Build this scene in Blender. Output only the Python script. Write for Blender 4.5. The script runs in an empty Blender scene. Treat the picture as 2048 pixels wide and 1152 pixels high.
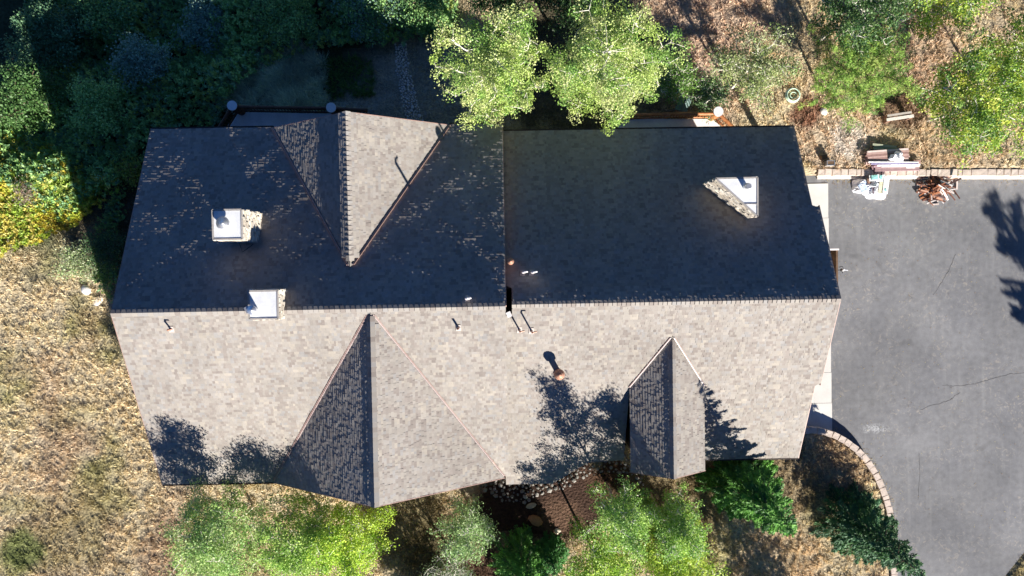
import bpy, math
import numpy as np
from mathutils import Matrix, Vector

# ------------------------------------------------------------------ camera, light, exposure
S = bpy.context.scene
COL = S.collection
FPX, CAMH = 1365.0, 40.0

def cam_matrix(nx, ny, roll):
    d = np.array([(nx - 1024) / FPX, -(ny - 576) / FPX, -1.0]); d /= np.linalg.norm(d)
    z = -d; a = math.radians(roll)
    x = np.array([math.cos(a), math.sin(a), 0.0]); x -= x.dot(z) * z; x /= np.linalg.norm(x)
    return np.array([x, np.cross(z, x), z])
CM = cam_matrix(1010, 538, 1.0)
cam_data = bpy.data.cameras.new('camera'); cam = bpy.data.objects.new('camera', cam_data); COL.objects.link(cam)
cam_data.sensor_width = 36.0; cam_data.lens = 36.0 * FPX / 2048.0
cam_data.clip_end = 2000.0; cam_data.clip_start = 0.5
mw = Matrix(CM.tolist()).to_4x4(); mw.translation = Vector((0, 0, CAMH)); cam.matrix_world = mw
S.camera = cam

SUN_EL, SUN_AZ = math.radians(21.9), math.radians(27.9)      # azimuth measured from -Y towards +X
TO_SUN = np.array([math.sin(SUN_AZ) * math.cos(SUN_EL), -math.cos(SUN_AZ) * math.cos(SUN_EL), math.sin(SUN_EL)])
sun_data = bpy.data.lights.new('sun', 'SUN'); sun_data.energy = 5.0; sun_data.angle = math.radians(0.5)
sun_data.color = (1.0, 0.94, 0.86)
sun = bpy.data.objects.new('sun', sun_data); COL.objects.link(sun)
sun.rotation_euler = Vector(TO_SUN.tolist()).to_track_quat('Z', 'Y').to_euler()
sun.location = (20, -30, 30)
W = bpy.data.worlds.new('World'); S.world = W; W.use_nodes = True
wn = W.node_tree.nodes; wl = W.node_tree.links
sky = wn.new('ShaderNodeTexSky'); sky.sky_type = 'NISHITA'; sky.sun_disc = False
sky.sun_elevation = SUN_EL; sky.sun_rotation = math.pi - SUN_AZ
sky.altitude = 2200; sky.air_density = 0.75; sky.dust_density = 0.0; sky.ozone_density = 9.0
wl.new(sky.outputs[0], wn['Background'].inputs[0]); wn['Background'].inputs[1].default_value = 0.05
S.view_settings.view_transform = 'Standard'; S.view_settings.look = 'None'
S.view_settings.exposure = 1.45; S.view_settings.gamma = 1.0; S.view_settings.use_curve_mapping = False
S.render.engine = 'CYCLES'
S.cycles.max_bounces = 6; S.cycles.diffuse_bounces = 3; S.cycles.transmission_bounces = 4; S.cycles.transparent_max_bounces = 4

R0 = np.random.default_rng(7)

def P(px, py, z=0.0):
    """the point at height z seen at pixel (px, py) of the photograph"""
    r = CM @ np.array([(px - 1024) / FPX, -(py - 576) / FPX, -1.0])
    t = (z - CAMH) / r[2]
    return np.array([r[0] * t, r[1] * t, z])

# ------------------------------------------------------------------ materials
def mat(name, color, rough=0.85, attr=False, noise=None, bump=None, metal=0.0, spec=0.3, translucent=0.0):
    m = bpy.data.materials.new(name); m.use_nodes = True
    nt = m.node_tree; N, L = nt.nodes, nt.links
    b = N['Principled BSDF']; b.inputs['Roughness'].default_value = rough
    b.inputs['Metallic'].default_value = metal; b.inputs['Specular IOR Level'].default_value = spec
    src = None
    if attr:
        a = N.new('ShaderNodeAttribute'); a.attribute_name = 'tint'; src = a.outputs['Color']
    else:
        c = N.new('ShaderNodeRGB'); c.outputs[0].default_value = (*color, 1); src = c.outputs[0]
    tc = N.new('ShaderNodeTexCoord')
    if noise:
        for sc, amt, det in noise:
            n = N.new('ShaderNodeTexNoise'); n.inputs['Scale'].default_value = sc; n.inputs['Detail'].default_value = det
            L.new(tc.outputs['Object'], n.inputs['Vector'])
            r = N.new('ShaderNodeMapRange'); r.inputs[1].default_value = 0.3; r.inputs[2].default_value = 0.7
            r.inputs[3].default_value = 1 - amt; r.inputs[4].default_value = 1 + amt
            L.new(n.outputs['Fac'], r.inputs[0])
            mx = N.new('ShaderNodeMix'); mx.data_type = 'RGBA'; mx.blend_type = 'MULTIPLY'; mx.inputs[0].default_value = 1.0
            L.new(src, mx.inputs[6]); L.new(r.outputs[0], mx.inputs[7]); src = mx.outputs[2]
    L.new(src, b.inputs['Base Color'])
    if bump:
        n = N.new('ShaderNodeTexNoise'); n.inputs['Scale'].default_value = bump[0]; n.inputs['Detail'].default_value = 6
        L.new(tc.outputs['Object'], n.inputs['Vector'])
        bp = N.new('ShaderNodeBump'); bp.inputs['Strength'].default_value = bump[1]; bp.inputs['Distance'].default_value = bump[2]
        L.new(n.outputs['Fac'], bp.inputs['Height']); L.new(bp.outputs[0], b.inputs['Normal'])
    if translucent:
        t = N.new('ShaderNodeBsdfTranslucent'); ms = N.new('ShaderNodeMixShader'); ms.inputs[0].default_value = translucent
        L.new(src, t.inputs['Color'])
        L.new(b.outputs[0], ms.inputs[1]); L.new(t.outputs[0], ms.inputs[2]); L.new(ms.outputs[0], N['Material Output'].inputs[0])
    return m

M = {}
M['shingle'] = mat('shingle', (.2, .2, .2), 0.95, attr=True, noise=[(60, .10, 3)], bump=(120, .35, .003), spec=.15)
M['leaf'] = mat('leaf', (.1, .2, .05), 0.5, attr=True, translucent=.38, spec=.45)
M['needle'] = mat('needle', (.05, .1, .04), 0.55, attr=True, translucent=.25, spec=.3)
M['grass'] = mat('grass', (.3, .25, .1), 0.8, attr=True, translucent=.3, spec=.15)
M['ground'] = mat('ground', (.3, .2, .1), 0.95, attr=True, noise=[(.7, .22, 5), (6, .3, 5), (30, .25, 4)], bump=(7, 1.0, .12), spec=.1)
M['bark_pale'] = mat('bark_pale', (.58, .55, .47), .8, noise=[(9, .35, 4)])
M['bark_brown'] = mat('bark_brown', (.16, .11, .08), .9, noise=[(9, .35, 4)])
M['concrete'] = mat('concrete', (.62, .60, .56), .85, noise=[(1.2, .07, 5), (25, .05, 3)])
M['deckfloor'] = mat('deckfloor', (.70, .69, .68), .8, noise=[(.9, .18, 6), (12, .06, 3)])
M['block'] = mat('block', (.56, .47, .40), .9, noise=[(5, .16, 5), (40, .12, 3)], bump=(22, .6, .02))
M['stone'] = mat('stone', (.4, .4, .4), .9, attr=True, noise=[(6, .18, 5)], bump=(14, .5, .03))
M['white'] = mat('white', (.80, .81, .81), .45, noise=[(3, .07, 5), (14, .05, 4)], spec=.5, metal=.3)
M['rim'] = mat('rim', (.30, .28, .26), .6, noise=[(8, .15, 4)])
M['steel'] = mat('steel', (.72, .72, .72), .3, metal=.8, noise=[(6, .1, 3)])
M['copper'] = mat('copper', (.36, .19, .13), .5, metal=.15, noise=[(6, .15, 3)])
M['trim'] = mat('trim', (.30, .20, .17), .55, noise=[(7, .1, 3)])
M['flash'] = mat('flash', (.40, .31, .30), .5, metal=.0, noise=[(5, .1, 3)])
M['flash_white'] = mat('flash_white', (.75, .70, .68), .4, noise=[(5, .06, 3)])
M['flash_pale'] = mat('flash_pale', (.40, .35, .32), .6, noise=[(12, .2, 4)])
M['fascia'] = mat('fascia', (.045, .032, .028), .7, noise=[(5, .2, 3)])
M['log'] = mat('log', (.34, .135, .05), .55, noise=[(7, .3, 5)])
M['log_shaded'] = mat('log_shaded', (.10, .055, .035), .7, noise=[(7, .3, 5)])  # darker copy of log with shade put into the colour
M['siding'] = mat('siding', (.14, .085, .05), .85, noise=[(4, .3, 5)])
M['black'] = mat('black', (.01, .01, .012), .6)
M['pvc_black'] = mat('pvc_black', (.03, .025, .025), .5)
M['hose'] = mat('hose', (.50, .68, .52), .4)
M['greenpanel'] = mat('greenpanel', (.13, .19, .18), .5, noise=[(5, .15, 4)])
M['tinted'] = mat('tinted', (.3, .3, .3), .6, attr=True, noise=[(9, .12, 4)])
M['plastic'] = mat('plastic', (.8, .8, .8), .35, attr=True, noise=[(5, .08, 4)], bump=(9, .6, .05), spec=.5)

# asphalt: grey sealed surface with pale scuffs, tyre streaks and fine cracks
def asphalt():
    m = bpy.data.materials.new('asphalt'); m.use_nodes = True
    nt = m.node_tree; N, L = nt.nodes, nt.links; b = N['Principled BSDF']; b.inputs['Roughness'].default_value = .85
    b.inputs['Specular IOR Level'].default_value = .25
    tc = N.new('ShaderNodeTexCoord')
    def noise(sc, det, lo, hi, a, c, vec=None, dist=0):
        n = N.new('ShaderNodeTexNoise'); n.inputs['Scale'].default_value = sc; n.inputs['Detail'].default_value = det
        n.inputs['Distortion'].default_value = dist
        L.new(vec or tc.outputs['Object'], n.inputs['Vector'])
        r = N.new('ShaderNodeMapRange'); r.inputs[1].default_value = lo; r.inputs[2].default_value = hi
        r.inputs[3].default_value = a; r.inputs[4].default_value = c; L.new(n.outputs['Fac'], r.inputs[0]); return r.outputs[0]
    def mix(kind, fac, a, bcol):
        x = N.new('ShaderNodeMix'); x.data_type = 'RGBA'; x.blend_type = kind
        for i, v in ((0, fac), (6, a), (7, bcol)):
            if isinstance(v, (int, float)): x.inputs[i].default_value = v
            elif isinstance(v, tuple): x.inputs[i].default_value = v
            else: L.new(v, x.inputs[i])
        return x.outputs[2]
    c = mix('MIX', noise(.35, 5, .3, .7, 0, 1), (.155, .157, .165, 1), (.205, .206, .210, 1))
    c = mix('MULTIPLY', 1.0, c, noise(3, 6, .3, .7, .86, 1.12))
    c = mix('MULTIPLY', 1.0, c, noise(45, 3, .3, .7, .8, 1.18))
    # stretched tyre streaks
    mp = N.new('ShaderNodeMapping'); mp.inputs['Scale'].default_value = (3.2, .16, 1); mp.inputs['Rotation'].default_value = (0, 0, -.18)
    L.new(tc.outputs['Object'], mp.inputs['Vector'])
    c = mix('MIX', noise(1.0, 4, .55, .8, 0, .35, mp.outputs[0]), c, (.27, .268, .262, 1))
    # pale scuffs in patches
    pm = N.new('ShaderNodeMath'); pm.operation = 'MULTIPLY'
    L.new(noise(2.6, 9, .55, .68, 0, 1, None, 2.5), pm.inputs[0]); L.new(noise(.5, 3, .42, .6, .05, .5), pm.inputs[1])
    c = mix('MIX', pm.outputs[0], c, (.36, .32, .27, 1))
    c = mix('MIX', noise(.9, 9, .60, .72, 0, .30, None, .6), c, (.085, .083, .082, 1))
    c = mix('MULTIPLY', 1.0, c, noise(.16, 2, .35, .65, .88, 1.12))
    # one whitish spill
    sp = P(1748, 857)
    ms = N.new('ShaderNodeMapping'); ms.inputs['Location'].default_value = (-sp[0], -sp[1] * 3.0, 0); ms.inputs['Scale'].default_value = (1.0, 3.0, 1)
    L.new(tc.outputs['Object'], ms.inputs['Vector'])
    ln = N.new('ShaderNodeVectorMath'); ln.operation = 'LENGTH'; L.new(ms.outputs[0], ln.inputs[0])
    rr = N.new('ShaderNodeMapRange'); rr.inputs[1].default_value = .1; rr.inputs[2].default_value = 1.1; rr.inputs[3].default_value = .9; rr.inputs[4].default_value = 0
    L.new(ln.outputs['Value'], rr.inputs[0])
    q = N.new('ShaderNodeMath'); q.operation = 'MULTIPLY'; L.new(rr.outputs[0], q.inputs[0]); L.new(noise(5, 8, .45, .62, 0, 1, None, 2), q.inputs[1])
    c = mix('MIX', q.outputs[0], c, (.55, .56, .56, 1))
    L.new(c, b.inputs['Base Color'])
    bp = N.new('ShaderNodeBump'); bp.inputs['Strength'].default_value = .5; bp.inputs['Distance'].default_value = .01
    n = N.new('ShaderNodeTexNoise'); n.inputs['Scale'].default_value = 40; L.new(tc.outputs['Object'], n.inputs['Vector'])
    L.new(n.outputs['Fac'], bp.inputs['Height']); L.new(bp.outputs[0], b.inputs['Normal'])
    return m
M['asphalt'] = asphalt()

# ------------------------------------------------------------------ mesh helpers
def mesh(name, V, F, tint=None, material=None, smooth=False):
    """V (n,3); F (m,k) array or list of index lists; tint (m,3) colour of each face"""
    me = bpy.data.meshes.new(name)
    V = np.asarray(V, dtype=np.float32)
    if isinstance(F, np.ndarray):
        m, k = F.shape; flat = F.ravel().astype(np.int32); tot = np.full(m, k, np.int32)
    else:
        tot = np.array([len(f) for f in F], np.int32); flat = np.array([i for f in F for i in f], np.int32); m = len(F)
    start = np.concatenate([[0], np.cumsum(tot)[:-1]]).astype(np.int32)
    me.vertices.add(len(V)); me.vertices.foreach_set('co', V.ravel())
    me.loops.add(len(flat)); me.loops.foreach_set('vertex_index', flat)
    me.polygons.add(m); me.polygons.foreach_set('loop_start', start)
    me.update(calc_edges=True); me.validate()
    if tint is not None:
        tint = np.asarray(tint, np.float32)
        a = me.color_attributes.new('tint', 'FLOAT_COLOR', 'CORNER')
        c = np.ones((len(flat), 4), np.float32); c[:, :3] = np.repeat(tint, tot, axis=0)
        if len(a.data) == len(flat): a.data.foreach_set('color', c.ravel())
    me.polygons.foreach_set('use_smooth', np.full(len(me.polygons), bool(smooth)))
    if material: me.materials.append(M[material] if isinstance(material, str) else material)
    return me

def obj(name, me, parent=None, loc=None, rot=None, **props):
    o = bpy.data.objects.new(name, me); COL.objects.link(o)
    if parent is not None: o.parent = parent
    if loc is not None: o.location = [float(v) for v in loc]
    if rot is not None: o.rotation_euler = rot
    for k, v in props.items(): o[k] = v
    return o

def thing(name, label, category, loc=(0, 0, 0), rz=0.0, group=None):
    o = bpy.data.objects.new(name, None); COL.objects.link(o)
    o.location = [float(v) for v in loc]; o.rotation_euler = (0, 0, rz); o.empty_display_size = .3
    o['label'] = label; o['category'] = category
    if group: o['group'] = group
    return o

class Geo:
    def __init__(s): s.V = []; s.F = []; s.T = []; s.n = 0
    def add(s, V, F, t=(1, 1, 1)):
        V = np.asarray(V, float); s.V.append(V); s.F += [[i + s.n for i in f] for f in F]; s.T += [t] * len(F); s.n += len(V)
    def box(s, c, d, rz=0.0, t=(1, 1, 1), jitter=0, rng=None):
        x, y, z = d[0] / 2, d[1] / 2, d[2] / 2
        v = np.array([(a, b, e) for e in (-z, z) for a, b in ((-x, -y), (x, -y), (x, y), (-x, y))])
        if jitter: v += (rng or R0).uniform(-jitter, jitter, v.shape)
        ca, sa = math.cos(rz), math.sin(rz); v = v @ np.array([[ca, sa, 0], [-sa, ca, 0], [0, 0, 1]])
        s.add(v + np.asarray(c, float), [(0, 3, 2, 1), (4, 5, 6, 7), (0, 1, 5, 4), (1, 2, 6, 5), (2, 3, 7, 6), (3, 0, 4, 7)], t)
    def prism(s, poly, z0, z1, t=(1, 1, 1)):
        n = len(poly); v = [(p[0], p[1], z0) for p in poly] + [(p[0], p[1], z1) for p in poly]
        a = sum(poly[i][0] * poly[(i + 1) % n][1] - poly[(i + 1) % n][0] * poly[i][1] for i in range(n))
        idx = list(range(n)) if a > 0 else list(range(n))[::-1]
        f = [[i + n for i in idx], idx[::-1]]
        for i in range(n):
            a0, b0 = idx[i], idx[(i + 1) % n]; f.append([a0, b0, b0 + n, a0 + n])
        s.add(v, f, t)
    def tube(s, pts, rad, k=8, t=(1, 1, 1), cap=True):
        pts = np.asarray(pts, float); n = len(pts); rad = np.broadcast_to(rad, n)
        V = []; u = None
        for i in range(n):
            d = pts[min(i + 1, n - 1)] - pts[max(i - 1, 0)]; d /= (np.linalg.norm(d) + 1e-9)
            if u is None: u = np.cross(d, (0, 0, 1.0) if abs(d[2]) < .9 else (1.0, 0, 0))
            u = u - u.dot(d) * d; u /= np.linalg.norm(u); w = np.cross(d, u)
            for j in range(k):
                a = 2 * math.pi * j / k; V.append(pts[i] + rad[i] * (math.cos(a) * u + math.sin(a) * w))
        F = [(i * k + j, i * k + (j + 1) % k, (i + 1) * k + (j + 1) % k, (i + 1) * k + j) for i in range(n - 1) for j in range(k)]
        if cap: F.append(tuple(range(k))[::-1]); F.append(tuple((n - 1) * k + j for j in range(k)))
        s.add(V, F, t)
    def cyl(s, c, r, h, k=16, t=(1, 1, 1), r2=None):
        s.tube([(c[0], c[1], c[2]), (c[0], c[1], c[2] + h)], [r, r if r2 is None else r2], k, t)
    def beam(s, a, b, w, h, t=(1, 1, 1)):
        a = np.asarray(a, float); b = np.asarray(b, float); d = b - a; d /= np.linalg.norm(d)
        u = np.cross(d, (0, 0, 1.0)); u /= (np.linalg.norm(u) + 1e-9); w2 = np.cross(u, d)
        v = []
        for p in (a, b):
            for i, j in ((-1, -1), (1, -1), (1, 1), (-1, 1)): v.append(p + u * i * w / 2 + w2 * j * h / 2)
        s.add(v, [(0, 1, 2, 3), (7, 6, 5, 4), (0, 4, 5, 1), (1, 5, 6, 2), (2, 6, 7, 3), (3, 7, 4, 0)], t)
    def obj(s, name, material, parent=None, smooth=False, loc=None, rot=None, **props):
        me = mesh(name, np.concatenate(s.V), s.F, s.T, material, smooth)
        return obj(name, me, parent, loc, rot, **props)

def unit(v): return v / (np.linalg.norm(v, axis=-1, keepdims=True) + 1e-9)

def cards(C, D, Nn, ln, wd):
    """rhombic leaves: centres C, long axis D, rough normal Nn"""
    D = unit(D); Sd = unit(np.cross(D, Nn)); ln = np.asarray(ln).reshape(-1, 1); wd = np.asarray(wd).reshape(-1, 1)
    V = np.stack([C - D * ln / 2, C + Sd * wd / 2 - D * ln * .05, C + D * ln / 2, C - Sd * wd / 2 - D * ln * .05], 1).reshape(-1, 3)
    return V, np.arange(len(C) * 4).reshape(-1, 4)

def blades(B, Dr, h, w, rng):
    """single-triangle blades from base B along Dr"""
    n = len(B); s = rng.normal(size=(n, 3)); s[:, 2] *= .1; s = unit(s) * np.asarray(w).reshape(-1, 1) / 2
    V = np.stack([B - s, B + s, B + unit(Dr) * np.asarray(h).reshape(-1, 1)], 1).reshape(-1, 3)
    return V, np.arange(n * 3).reshape(-1, 3)

def inside(X, Y, poly):
    r = np.zeros(np.shape(X), bool); n = len(poly)
    for i in range(n):
        x1, y1 = poly[i][:2]; x2, y2 = poly[(i + 1) % n][:2]
        if y1 == y2: continue
        c = ((y1 > Y) != (y2 > Y)) & (X < (x2 - x1) * (Y - y1) / (y2 - y1) + x1); r ^= c
    return r

def dist_poly(X, Y, poly, closed=True):
    d = np.full(np.shape(X), 1e9); n = len(poly)
    for i in range(n if closed else n - 1):
        a = np.array(poly[i][:2]); b = np.array(poly[(i + 1) % n][:2]); ab = b - a
        t = np.clip(((X - a[0]) * ab[0] + (Y - a[1]) * ab[1]) / (ab.dot(ab) + 1e-9), 0, 1)
        d = np.minimum(d, np.hypot(X - a[0] - t * ab[0], Y - a[1] - t * ab[1]))
    return d

# smooth value noise for zoning
_g = R0.random((64, 64))
def vnoise(x, y, s):
    x = np.asarray(x) / s + 100.3; y = np.asarray(y) / s + 57.7
    xi = np.floor(x).astype(int); yi = np.floor(y).astype(int); fx = x - xi; fy = y - yi
    fx = fx * fx * (3 - 2 * fx); fy = fy * fy * (3 - 2 * fy)
    g = lambda a, b: _g[a % 64, b % 64]
    return (g(xi, yi) * (1 - fx) + g(xi + 1, yi) * fx) * (1 - fy) + (g(xi, yi + 1) * (1 - fx) + g(xi + 1, yi + 1) * fx) * fy

# ------------------------------------------------------------------ ground, driveway, apron
ZL = 0.40                                                       # the lawn stands this much above the driveway
curve_px = [(1600, 861), (1625, 861), (1645, 863), (1668, 870), (1692, 883), (1714, 900), (1733, 921), (1748, 944), (1760, 968),
            (1770, 993), (1777, 1018), (1781, 1045), (1784, 1075), (1786, 1105), (1787, 1135), (1788, 1175)]
curve = [P(a, b, ZL) for a, b in curve_px]
wall_top = [P(1640, 345, ZL), P(2110, 347, ZL)]
TL, TR = wall_top
hard = [(P(1600, 352)[0], TL[1] - .1), (TR[0] + 30, TR[1] - .1), (TR[0] + 30, -9.0), tuple(P(2048, 1105)[:2]), tuple(P(2012, 1150)[:2]), (27.0, -22.5), (26, -45), (curve[-1][0], -45)] + \
       [tuple(p[:2]) for p in curve[::-1]]
nrows, ncols = 280, 340
gx = np.linspace(-42, 46, ncols); gy = np.linspace(-32, 30, nrows)
GX, GY = np.meshgrid(gx, gy)
in_hard = inside(GX, GY, hard); dh = dist_poly(GX, GY, hard)
se = (GX > 24) & (GY < -8)                                      # the verge beyond the drive has no wall
def ground_z(x, y):
    x = np.asarray(x, float); y = np.asarray(y, float)
    ih = inside(x, y, hard); d = dist_poly(x, y, hard)
    z = ZL + .10 * (vnoise(x, y, 3.0) - .5) * np.clip(d, 0, 1)
    z = z - 2.0 * np.clip((-x - 15) / 12, 0, 1.3) * np.clip((y - 6) / 7, 0, 1) - 1.3 * np.clip((y - 9.5) / 5, 0, 1) * np.clip((-x - 1) / 4, 0, 1)
    z = np.where((x > 24) & (y < -8), .0 + .05 * np.clip(d, 0, 1), z)
    return np.where(ih | (d < .12), -.12, z)
GZ = ground_z(GX, GY)

def pz(px, py): return P(px, py, ZL)[:2]
# zones of ground cover: (pixel x, pixel y, radius in metres, colour, strength)
ZONES = [(1380, 90, 4.0, (.50, .37, .27), .9), (1560, 60, 3.0, (.52, .42, .27), .7), (1440, 30, 3, (.50, .37, .27), .8), (1680, 270, 2.6, (.58, .46, .33), 1.0), (1900, 330, 3.0, (.52, .40, .27), .8), (1700, 285, 1.0, (.62, .56, .50), .7),
         (1850, 110, 2.5, (.50, .37, .26), .8), (1800, 215, 1.2, (.22, .14, .09), .9), (1610, 225, .8, (.26, .13, .08), .9),
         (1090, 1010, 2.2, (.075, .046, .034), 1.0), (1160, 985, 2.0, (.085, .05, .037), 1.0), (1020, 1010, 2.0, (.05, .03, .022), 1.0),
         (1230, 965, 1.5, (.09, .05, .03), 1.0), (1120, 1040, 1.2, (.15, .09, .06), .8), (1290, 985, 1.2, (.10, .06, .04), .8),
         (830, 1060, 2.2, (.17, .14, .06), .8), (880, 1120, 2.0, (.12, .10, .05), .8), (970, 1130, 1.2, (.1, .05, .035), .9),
         (520, 150, 3.2, (.58, .60, .46), 1.0), (620, 180, 2.5, (.56, .57, .44), .9), (700, 130, 1.8, (.16, .22, .09), .9),
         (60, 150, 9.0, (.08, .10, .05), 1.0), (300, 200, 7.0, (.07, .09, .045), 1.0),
         (700, 10, 5.0, (.07, .09, .045), 1.0), (200, 430, 2.0, (.25, .20, .14), .6), (1150, 120, 4.5, (.10, .09, .06), .9), (850, 170, 3.5, (.38, .36, .29), 1.0), (760, 220, 2.0, (.42, .40, .33), .8),
         (350, 1100, 2.0, (.32, .20, .13), .5), (140, 1080, 3.0, (.36, .28, .17), .6), (40, 1100, 1.2, (.13, .17, .05), .8),
         (1350, 1010, 2.6, (.22, .17, .09), .8), (1560, 960, 2.4, (.24, .18, .10), .7), (1680, 930, 1.6, (.42, .31, .19), .8), (1560, 1110, 2.5, (.52, .40, .26), .7)]
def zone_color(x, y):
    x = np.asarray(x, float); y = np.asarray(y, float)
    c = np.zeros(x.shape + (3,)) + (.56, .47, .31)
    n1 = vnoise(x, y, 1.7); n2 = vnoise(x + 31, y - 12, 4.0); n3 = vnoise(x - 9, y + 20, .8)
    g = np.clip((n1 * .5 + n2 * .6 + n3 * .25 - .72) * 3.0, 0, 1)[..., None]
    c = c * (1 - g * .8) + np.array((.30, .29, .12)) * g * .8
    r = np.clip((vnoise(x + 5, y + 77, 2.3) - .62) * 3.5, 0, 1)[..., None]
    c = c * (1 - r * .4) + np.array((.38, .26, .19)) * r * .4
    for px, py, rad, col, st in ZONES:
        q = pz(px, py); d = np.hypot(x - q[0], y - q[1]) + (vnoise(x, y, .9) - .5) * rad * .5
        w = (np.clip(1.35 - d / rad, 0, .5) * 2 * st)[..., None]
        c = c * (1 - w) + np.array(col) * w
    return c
idx = np.arange(nrows * ncols).reshape(nrows, ncols)
GF = np.stack([idx[:-1, :-1], idx[:-1, 1:], idx[1:, 1:], idx[1:, :-1]], -1).reshape(-1, 4)
cx = (GX[:-1, :-1] + GX[1:, 1:]) / 2; cy = (GY[:-1, :-1] + GY[1:, 1:]) / 2
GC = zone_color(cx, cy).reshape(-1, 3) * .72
gv = np.stack([GX, GY, GZ], -1).reshape(-1, 3)
# skirt to the horizon
big = 900.0
gnv = len(gv)
skirt = np.array([(-42, -32, ZL), (46, -32, ZL), (46, 30, ZL), (-42, 30, ZL), (-big, -big, ZL), (big, -big, ZL), (big, big, ZL), (-big, big, ZL)], float)
skirt[:, 2] -= .02
sf = np.array([(4, 5, 1, 0), (5, 6, 2, 1), (6, 7, 3, 2), (7, 4, 0, 3)]) + gnv
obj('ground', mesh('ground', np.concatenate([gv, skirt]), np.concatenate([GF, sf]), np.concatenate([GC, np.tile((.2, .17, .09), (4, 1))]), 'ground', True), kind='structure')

g = Geo(); g.prism([(p[0], p[1]) for p in hard], -.1, 0.0)
drive = g.obj('driveway', 'asphalt'); drive['kind'] = 'structure'
# cracks in the asphalt
def strip(name, pxs, w, material, z, parent, jit=.02):
    pts = [P(a, b, z) for a, b in pxs]; q = []
    for a, b in zip(pts[:-1], pts[1:]):
        k = max(2, int(np.linalg.norm(b - a) / .12))
        for i in range(k): q.append(a + (b - a) * i / k + np.append(R0.normal(0, jit, 2), 0))
    q.append(pts[-1]); q = np.array(q); d = unit(np.gradient(q, axis=0)); s = np.stack([-d[:, 1], d[:, 0], d[:, 2] * 0], 1)
    ww = (w * (.5 + R0.random(len(q)))).reshape(-1, 1)
    V = np.concatenate([q - s * ww / 2, q + s * ww / 2]); n = len(q)
    F = np.array([(i, i + 1, n + i + 1, n + i) for i in range(n - 1)])
    return obj(name, mesh(name, V, F, None, material), parent)
M['crack'] = mat('crack', (.07, .067, .065), .9)
strip('crack', [(2060, 745), (2020, 748), (1985, 757), (1950, 768), (1915, 772), (1885, 771)], .02, 'crack', .004, drive)
strip('crack', [(1840, 820), (1860, 812), (1880, 807), (1900, 800), (1920, 785)], .02, 'crack', .004, drive)
strip('crack', [(1912, 508), (1895, 545), (1880, 570), (1866, 590)], .02, 'crack', .004, drive)
strip('crack', [(1838, 905), (1840, 950), (1836, 1000)], .02, 'crack', .004, drive)

# concrete apron: slabs with joints between them
ys = [P(1640, 367)[1], P(1650, 436)[1], P(1650, 500)[1], P(1650, 562)[1], P(1650, 620)[1], P(1650, 683)[1], P(1650, 745)[1], P(1650, 806)[1], P(1650, 868)[1]]
apron = thing('apron', 'strip of pale concrete slabs between garage and asphalt', 'pavement'); 
xa = P(1656, 500)[0]; xa2 = P(1664, 830)[0]
for i in range(len(ys) - 1):
    xr = xa + (xa2 - xa) * (i + .5) / 8
    g = Geo(); g.box(((13.6 + xr) / 2, (ys[i] + ys[i + 1]) / 2, .004), (xr - 13.6, abs(ys[i] - ys[i + 1]) - .02, .05), t=(1, 1, 1))
    g.obj('slab', 'concrete', apron)
g = Geo(); g.beam((TL[0], TL[1] - .22, .035), (TR[0] + 3, TR[1] - .22, .035), .22, .07)
kerb = g.obj('kerb', 'concrete', None); kerb['kind'] = 'structure'

# retaining walls built of single blocks
def block_mesh(w, dpt, h, seed):
    r = np.random.default_rng(seed); g = Geo(); g.box((0, 0, h / 2), (w, dpt, h), jitter=.012, rng=r)
    me = mesh('block', np.concatenate(g.V), g.F, None, 'block'); return me
def block_wall(label, path, z0, z1, name='retaining_wall'):
    root = thing(name, label, 'retaining wall', (path[0][0], path[0][1], 0)); r = np.random.default_rng(3)
    ms = {w: [block_mesh(w - .04, .36, .2, int(w * 100) + k) for k in range(3)] for w in (.26, .42, .5)}
    base = np.array(path)[:, :2]; seg = np.hypot(*np.diff(base, axis=0).T); cum = np.concatenate([[0], np.cumsum(seg)]); tot = cum[-1]
    nlev = max(1, round((z1 - z0) / .2)); hh = (z1 - z0) / nlev
    for lev in range(nlev):
        s = -.15 * (lev % 2)
        while s < tot:
            w = [.42, .5, .26, .42, .5][int(r.integers(5))]
            m = min(max(s + w / 2, 0), tot); x = np.interp(m, cum, base[:, 0]); y = np.interp(m, cum, base[:, 1])
            x2 = np.interp(min(m + .1, tot), cum, base[:, 0]); y2 = np.interp(min(m + .1, tot), cum, base[:, 1])
            x1 = np.interp(max(m - .1, 0), cum, base[:, 0]); y1 = np.interp(max(m - .1, 0), cum, base[:, 1])
            o = obj('block', ms[w][int(r.integers(3))], root, (x - path[0][0] + r.normal(0, .012), y - path[0][1] + r.normal(0, .012), z0 + lev * hh), (0, 0, math.atan2(y2 - y1, x2 - x1) + r.normal(0, .03)))
            o.scale = (1, 1, hh / .2 * .985)
            s += w
    return root
block_wall('straight low wall of tan concrete blocks along the top edge of the drive', [wall_top[0], wall_top[1] + (2.5, 0, 0)], -.02, .46)
block_wall('curved low wall of tan concrete blocks round the lawn at the garage corner', curve, -.02, .5)

# ------------------------------------------------------------------ the house
LX0, LX1, LYR, LZR, LP = -18.42, 0.0, -1.75, 8.0, .445
LYN, LYS = 7.65, -11.13
RX0, RX1, RYR, RZR, RP = 0.0, 15.98, -1.70, 7.6, .475
RYN, RYS = 7.36, -10.50
lz = lambda y: LZR - LP * abs(y - LYR)
rz_ = lambda y: RZR - RP * abs(y - RYR)
AX, AZ, AW, AY = -7.42, 7.16, 4.62, 7.60
AT = .22                                                         # where gable A's ridge meets the slope
BX, BZ, BW, BY = -6.36, 7.93, 6.13, -11.14
CX, CZ, CWd, CY = 8.13, 6.70, 1.90, -10.47
house = thing('house', 'large brown shingled house with crossing gabled roofs, stone chimneys and decks', 'house')

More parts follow.
